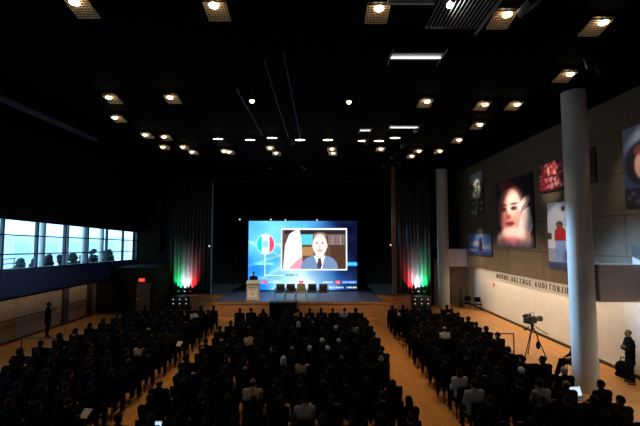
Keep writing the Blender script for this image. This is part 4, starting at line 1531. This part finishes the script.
cp = chair_parts()
CH = {k: v_.mesh(k, M['black_fabric']) for k, v_ in cp.items()}
LEG = {(sx, bk): MB().cyl(*leg_pts(sx, bk), 0.012, seg=8).mesh('leg', M['black_metal']) for sx in (-1, 1) for bk in (0, 1)}
FRM = MB()
for sx in (-1, 1):
    FRM.cyl((sx * 0.205, -0.215, 0.41), (sx * 0.205, -0.285, 0.86), 0.012, seg=8)
FRM = FRM.cyl((-0.205, -0.215, 0.405), (0.205, -0.215, 0.405), 0.011, seg=8).mesh('back_frame', M['black_metal'])
one = MB().span((-0.22, -0.22, 0.395), (0.22, 0.22, 0.445), 0.02).box((0, -0.262, 0.70), (0.43, 0.035, 0.34), (math.radians(7), 0, 0), 0.015)
for sx in (-1, 1):
    one.cyl((sx * 0.205, -0.20, 0.40), (sx * 0.205, -0.27, 0.80), 0.012, seg=6)
    for bk in (0, 1):
        one.cyl(*leg_pts(sx, bk), 0.012, seg=6)
ONE = one.mesh('hall_chair', M['black_fabric'])


def hall_chair(loc, rz, label, group, parts):
    if not parts:
        return tag(link('hall_chair', ONE, None, loc, rz), label, 'chair', group)
    t = thing('hall_chair', label, 'chair', loc, rz, group)
    link('seat', CH['seat'], t)
    link('backrest', CH['backrest'], t)
    link('back_frame', FRM, t)
    for k in LEG:
        link('leg', LEG[k], t)
    return t


# ------------------------------------------------------------------ the audience
NR = 13
rowD = lambda r: 20.2 - 1.0 * r          # row 0 stands nearest the stage
BLOCKS = [('left', [-10.05 + 0.6 * i for i in range(8)]), ('middle', [-4.1 + 0.61 * i for i in range(11)]), ('right', [3.95 + 0.6 * i for i in range(6)])]
rnd = random.Random(21)
seats = []
for bn, xs in BLOCKS:
    for r in range(NR):
        for i, x in enumerate(xs):
            D = rowD(r) + (0.7 if bn == 'left' else 0.9 if bn == 'right' else 0)
            sxp = 320 + x / D * FPX
            if sxp < -12 or sxp > 652:
                continue
            seats.append(dict(b=bn, r=r, i=i, x=x + ((0.1 if r % 2 else -0.1) if bn == 'middle' else 0), D=D, n=len(xs), top=None, hair=None, var=None, empty=False))


def proj(x, y, z):
    c, s = math.cos(PITCH), math.sin(PITCH)
    dz = z - CAMZ
    f, u = y * c + dz * s, -y * s + dz * c
    return 320 + FPX * x / f, 213 - FPX * u / f


def nearest(px, py, z):
    return min(seats, key=lambda q: math.dist(proj(q['x'], q['D'], z), (px, py)))


# people who stand out in the photograph
for px, py, what in ((458, 386, 'cloth_white'), (534, 398, 'cloth_grey'), (478, 402, 'cloth_grey'), (140, 350, 'cloth_beige'), (243, 339, 'cloth_beige'), (195, 314, 'cloth_white'),
                     (262, 389, 'cloth_beige'), (281, 374, 'cloth_brown'), (299, 372, 'cloth_beige'), (448, 333, 'cloth_white'), (300, 409, 'cloth_grey'), (345, 312, 'cloth_grey'),
                     (293, 311, 'cloth_beige'), (352, 330, 'cloth_grey')):
    nearest(px, py, 1.0)['top'] = what
for px, py in ((328, 349), (341, 346), (325, 343), (374, 355), (336, 328), (311, 350), (302, 324), (530, 368), (555, 372), (400, 318), (286, 354)):
    nearest(px, py, 1.2)['hair'] = 'hair_grey'
# empty places along the right aisle and front corner
for q in seats:
    if q['b'] == 'right' and q['r'] in (3, 4) and q['i'] == 0:
        q['empty'] = True
    if q['b'] == 'left' and rnd.random() < 0.10:
        q['empty'] = True
    if q['b'] == 'right' and rnd.random() < 0.06:
        q['empty'] = True
    if q['b'] == 'middle' and rnd.random() < 0.03:
        q['empty'] = True
    if q['top'] or q['hair']:
        q['empty'] = False
LAPTOPS = [(117, 333, 'white'), (455, 321, 'white'), (150, 424, 'blue'), (432, 328, 'blue'), (152, 328, 'blue'), (98, 409, 'paper'), (360, 368, 'paper'), (486, 378, 'paper'), (178, 341, 'paper'), (572, 391, 'blue')]
for k, (px, py, what) in enumerate(LAPTOPS):
    zz = 0.78 if what in ('white', 'blue') else 0.9
    p = onz(px, py, zz)
    if px == 572:
        p = Vector((7.0, 10.5, 0))
    q = min((q for q in seats if 'hold' not in q), key=lambda q: (q['x'] - p.x) ** 2 + (q['D'] + 0.36 - p.y) ** 2)
    q['empty'] = False
    q['hold'] = what
    q['hx'] = max(-0.26, min(0.26, at(px, py, q['D'] + 0.36).x - q['x']))
    q['var'] = 2 if k % 2 else 8
    if px == 572:
        q['x'] += 0.32
        q['hx'] = -0.27
        q['var'] = 0
TOPW = ['cloth_black'] * 9 + ['cloth_charcoal'] * 4 + ['cloth_navy'] * 3 + ['cloth_brown']
TOPN = dict(cloth_black='black jacket', cloth_charcoal='charcoal jacket', cloth_navy='navy jacket', cloth_brown='dark brown jacket', cloth_white='pale shirt', cloth_grey='grey top', cloth_beige='beige top', cloth_red='red top')
SKINS = ['skin_a', 'skin_a', 'skin_b', 'skin_b', 'skin_c']


def slab(bm_, cx, cy, cz, w_, d_, t_, rx=0.0):
    bm_.box((cx, cy, cz), (w_, d_, t_), (rx, 0, 0))
    return bm_


for q in seats:
    bn, r, i = q['b'], q['r'], q['i']
    where = '%s row of the %s block, %s seat from its left' % (ORD[r], bn, ORD[i])
    ang = {'left': -0.12, 'middle': 0.0, 'right': 0.12}[bn]
    jx, jy = rnd.uniform(-0.02, 0.02), rnd.uniform(-0.02, 0.02)
    hall_chair((q['x'] + jx, q['D'] + jy, 0.0), ang, 'black hall chair in the ' + where, 'hall chairs of the %s block' % bn, q['D'] < 11.5)
    vi = q['var'] if q['var'] is not None else rnd.choice([0, 0, 1, 1, 2, 3, 3, 4, 5, 5, 6, 7])
    top = q['top'] or rnd.choice(TOPW)
    hair = q['hair'] or rnd.choice(['hair_black'] * 4 + ['hair_brown'] * 3)
    skin, sz, dr = rnd.choice(SKINS), rnd.uniform(0.97, 1.03), rnd.uniform(-0.08, 0.08)
    if q['empty']:
        continue
    hw = VARS[vi]['hair']
    if q['hair'] == 'hair_grey':
        hw = 'grey-haired'
    lab = '%s person in %s, %s row of %s block, %s from its left' % (hw, TOPN[top], ORD[r], bn, ORD[i])
    spawn(VARS[vi]['m'], (q['x'] + jx, q['D'] + jy, 0.0), ang + dr * 0.5, lab, 'audience of the %s block' % bn, top, hair, skin, sz=1.0, parts=('hair', 'jacket', 'trousers') + (('shoe_l', 'shoe_r') if q['D'] < 12 else ()))
    what = q.get('hold')
    if what:
        L = (q['x'] + jx + q['hx'], q['D'] + jy + 0.42, 0.672)
        own = '%s row of the %s block' % (ORD[r], bn)
        big = 1.12 if q['D'] < 12 and bn == 'right' else 1.0
        if what in ('white', 'blue'):
            t = thing('laptop', 'open laptop with a %s screen in the %s' % ('white' if what == 'white' else 'pale blue', own), 'laptop', L, ang, 'laptops in the audience')
            t.scale = (big, big, big)
            MB().span((-0.16, -0.10, 0), (0.16, 0.12, 0.018), 0.004).build('base', M['grey_metal'], t)
            MB().span((-0.14, -0.02, 0.0185), (0.14, 0.10, 0.021)).build('keyboard', M['black_plastic'], t, smooth=False)
            lid = MB().box((0, 0.155, 0.125), (0.33, 0.01, 0.23), (math.radians(-18), 0, 0)).build('lid', M['grey_metal'], t, smooth=False)
            MB().box((0, 0.147, 0.126), (0.30, 0.004, 0.20), (math.radians(-18), 0, 0)).build('display', M['lap_screen_white' if what == 'white' else 'lap_screen'], lid, smooth=False)
        else:
            t = MB().box((0, 0, 0.10), (0.21, 0.004, 0.29), (math.radians(-55), 0, 0)).box((0.02, 0.012, 0.095), (0.21, 0.004, 0.29), (math.radians(-57), math.radians(4), 0)).build('paper_sheets', M['paper'], None, (L[0], L[1] + 0.04, 0.74), ang, smooth=False)
            t.scale = (0.85, 0.85, 0.85)
            tag(t, 'white paper sheets held up in the ' + own, 'paper', 'papers in the audience')

# ------------------------------------------------------------------ standing and single people


def standing(arms='cross', height=1.78, stride=0.0):
    k = height / 1.78
    J = dict(hip=(0, 0, 0.95), chest=(0, 0.01, 1.26), neck=(0, 0.0, 1.47), head=(0, 0.03, 1.645), shl=(-0.185, 0, 1.40), shr=(0.185, 0, 1.40))
    for kk, sg in (('l', -1), ('r', 1)):
        J['hp' + kk] = (sg * 0.09, 0, 0.92)
        J['kn' + kk] = (sg * 0.10, 0.02 + sg * stride, 0.50)
        J['an' + kk] = (sg * 0.11, -0.02 + sg * stride * 1.6, 0.10)
        J['to' + kk] = (sg * 0.14, 0.13 + sg * stride * 1.6, 0.038)
        if arms == 'cross':
            J['el' + kk] = (sg * 0.25, 0.10, 1.13)
            J['wr' + kk] = (-sg * 0.02, 0.22, 1.17 + sg * 0.035)
            J['hd' + kk] = (-sg, -0.25, 0.1)
            J['pn' + kk] = (0, -1, 0)
            J['th' + kk] = (0, 0.2, 1)
        elif arms == 'front':
            J['el' + kk] = (sg * 0.25, 0.07, 1.12)
            J['wr' + kk] = (sg * 0.16, 0.30, 1.14)
            J['hd' + kk] = (-sg * 0.3, 0.9, -0.1)
            J['pn' + kk] = (0, 0, -1)
            J['th' + kk] = (-sg, 0, 0.2)
        else:
            J['el' + kk] = (sg * 0.25, -0.03, 1.12)
            J['wr' + kk] = (sg * 0.26, 0.06, 0.87)
            J['hd' + kk] = (0, 0.12, -1)
            J['pn' + kk] = (-sg, 0, 0)
            J['th' + kk] = (0, 1, 0)
    for q_ in list(J):
        if q_[:2] not in ('hd', 'pn', 'th'):
            J[q_] = tuple(k * x if j != 2 or q_[:2] not in ('to',) else x for j, x in enumerate(J[q_]))
    return J


man = make_person(standing('cross', 1.86), 'bald', fine=True, coat=True, head_pitch=-0.1, wide=1.08)
spawn(man, (10.7, 13.4, 0), PI / 2 - 0.35, 'balding person in a long dark coat standing with folded arms by the cream wall', None, 'cloth_black', 'hair_brown', 'skin_a', rename={'jacket': 'coat'})
lman = make_person(standing('down', 1.76), 'short', fine=True, coat=True, head_yaw=-0.3)
spawn(lman, (-13.75, 19.5, 0), -PI / 2 + 0.7, 'person in dark clothes standing against the pale left wall', None, 'cloth_black', 'hair_black', 'skin_b', rename={'jacket': 'coat'})
spk = make_person(standing('front', 1.78), 'short', fine=True)
p = at(253.6, 290, 26.0)
spawn(spk, (p.x, 25.98, ST + 0.002), PI, 'person in a dark suit speaking behind the pale lectern', None, 'cloth_navy', 'hair_brown', 'skin_pale')
hall_chair((9.27, 14.05, 0), PI / 2, 'black hall chair behind the near column, turned sideways', 'single hall chairs', True)
Jc = seated(-0.03)
for k, sg in (('l', -1), ('r', 1)):
    dy = 0.10 if k == 'l' else -0.06
    Jc['kn' + k] = (sg * 0.11, 0.48, 0.56)
    Jc['an' + k] = (sg * 0.12, 0.72 + dy, 0.10)
    Jc['to' + k] = (sg * 0.13, 0.86 + dy, 0.038)
spawn(make_person(Jc, 'short', fine=True), (9.25, 14.05, 0.0), PI / 2, 'person in black seated sideways behind the near column, knees showing', None, 'cloth_black', 'hair_black', 'skin_b')

# bag by the standing man
t = thing('duffel_bag', 'black duffel bag lying on the floor beside the standing person', 'bag', (10.93, 14.0, 0), PI / 2 + 0.1)
t.scale = (1, 0.9, 1.4)
MB().ell((0, 0, 0.21), (0.34, 0.2, 0.21), 20, 12).span((-0.26, -0.16, 0.0), (0.26, 0.16, 0.1), 0.03).build('body', M['black_fabric'], t)
MB().tube([(-0.15, 0, 0.38), (-0.1, 0, 0.5), (0.1, 0, 0.5), (0.15, 0, 0.38)], 0.015).build('handle', M['black_fabric'], t)

# video camera on its tripod
p = onz(531, 357, 0)
tx, ty = 8.95, 16.3
t = thing('tripod', 'black tripod carrying the video camera on the right walkway', 'tripod', (tx, ty, 0))
for k, a in enumerate((math.radians(200), math.radians(-25), math.radians(85))):
    f = Vector((0.48 * math.cos(a), 0.48 * math.sin(a), 0.015))
    lg = MB().tube([(0.05 * math.cos(a), 0.05 * math.sin(a), 1.2), tuple(Vector((0.05 * math.cos(a), 0.05 * math.sin(a), 1.2)).lerp(f, 0.5)), tuple(f)], 0.022, 8).build('leg', M['black_metal'], t)
    MB().cyl(tuple(f - Vector((0, 0, 0.014))), tuple(f + Vector((0, 0, 0.02))), 0.03).build('foot', M['black_plastic'], lg)
MB().cyl((0, 0, 1.16), (0, 0, 1.34), 0.06).ell((0, 0, 1.35), (0.08, 0.08, 0.05)).build('head', M['black_metal'], t)
MB().tube([(0.05, 0.0, 1.34), (0.38, -0.22, 1.08), (0.5, -0.28, 1.04)], 0.014).build('pan_handle', M['black_metal'], t)
MB().tube([(-0.05, 0.0, 1.34), (-0.42, -0.14, 1.14)], 0.014).ell((-0.3, -0.1, 1.2), (0.14, 0.07, 0.05)).build('zoom_control', M['black_plastic'], t)
tripod_t = t
c = thing('video_camera', 'black broadcast video camera on the tripod on the right walkway', 'video camera', (tx, ty, 1.41), -1.15)
c.scale = (1.15, 1.15, 1.3)
MB().span((-0.09, -0.24, 0.0), (0.09, 0.16, 0.22), 0.02).build('body', M['black_plastic'], c)
MB().cyl((0, 0.15, 0.12), (0, 0.36, 0.12), 0.065, 0.07, seg=18).cyl((0, 0.36, 0.12), (0, 0.46, 0.12), 0.09, 0.1, seg=18).build('lens', M['black_plastic'], c)
MB().tube([(0, -0.18, 0.21), (0, -0.16, 0.30), (0, -0.05, 0.345), (0, 0.08, 0.33), (0, 0.14, 0.21)], 0.016).build('handle', M['grey_metal'], c)
MB().span((-0.26, -0.1, 0.14), (-0.1, 0.12, 0.27), 0.015).cyl((-0.18, -0.1, 0.205), (-0.18, -0.2, 0.205), 0.05, 0.06, seg=14).build('viewfinder', M['black_plastic'], c)
MB().span((-0.07, -0.38, 0.03), (0.07, -0.245, 0.19), 0.01).build('battery', M['black_plastic'], c)
b = MB().ell((0, 0, 0), (0.09, 0.07, 0.17), 14, 10).cyl((0, 0, 0.14), (0.0, -0.02, 0.42), 0.01).build('cable_pouch', M['black_fabric'], tripod_t, (0.18, -0.07, 0.52))

# barrier rails at the block ends
for (x0, x1, y, lab) in ((7.42, 8.35, 16.7, 'black barrier rail between the right block and the video camera'), (-12.32, -10.75, 16.0, 'black barrier rail beside the left block by the wall walkway')):
    t = thing('barrier_rail', lab, 'barrier', (x0, y, 0), 0, 'barrier rails')
    W = x1 - x0
    MB().cyl((0, 0, 0.88), (W, 0, 0.88), 0.025).build('top_rail', M['black_metal'], t)
    MB().cyl((0, 0, 0.12), (W, 0, 0.12), 0.015).build('bottom_rail', M['black_metal'], t)
    for x in (0, W):
        MB().cyl((x, 0, 0.02), (x, 0, 0.9), 0.025).span((x - 0.03, -0.22, 0), (x + 0.03, 0.22, 0.025)).build('post', M['black_metal'], t)

# chairs and a long case left in the alcove
hall_chair((10.4, 27.25, 0), 2.6, 'black chair in the corner alcove beside the upright case', 'single hall chairs', True)
hall_chair((10.95, 26.7, 0), 2.9, 'black chair in the corner alcove nearest the cream wall', 'single hall chairs', True)
t = thing('instrument_case', 'tall slim black case standing in the corner alcove', 'case', (10.25, 27.95, 0))
MB().cyl((0, 0, 0.02), (0, 0, 0.75), 0.16, 0.11, seg=16).cyl((0, 0, 0.75), (0, 0, 1.45), 0.07, 0.05, seg=16).build('shell', M['black_plastic'], t)
MB().cyl((-0.12, 0, 0.0), (0.12, 0, 0.0), 0.019).build('foot', M['black_plastic'], t)
# small red call point on the cream wall
p = at(492, 282, 24.98)
o = MB().span((-0.03, -0.09, -0.1), (0.0, 0.09, 0.1), 0.01).build('alarm_box', mat('red_alarm_box', (0.5, 0.03, 0.03), 0.4), None, (XRL - 0.002, 24.9, 1.98))
tag(o, 'small red alarm box on the cream wall near the alcove', 'alarm')
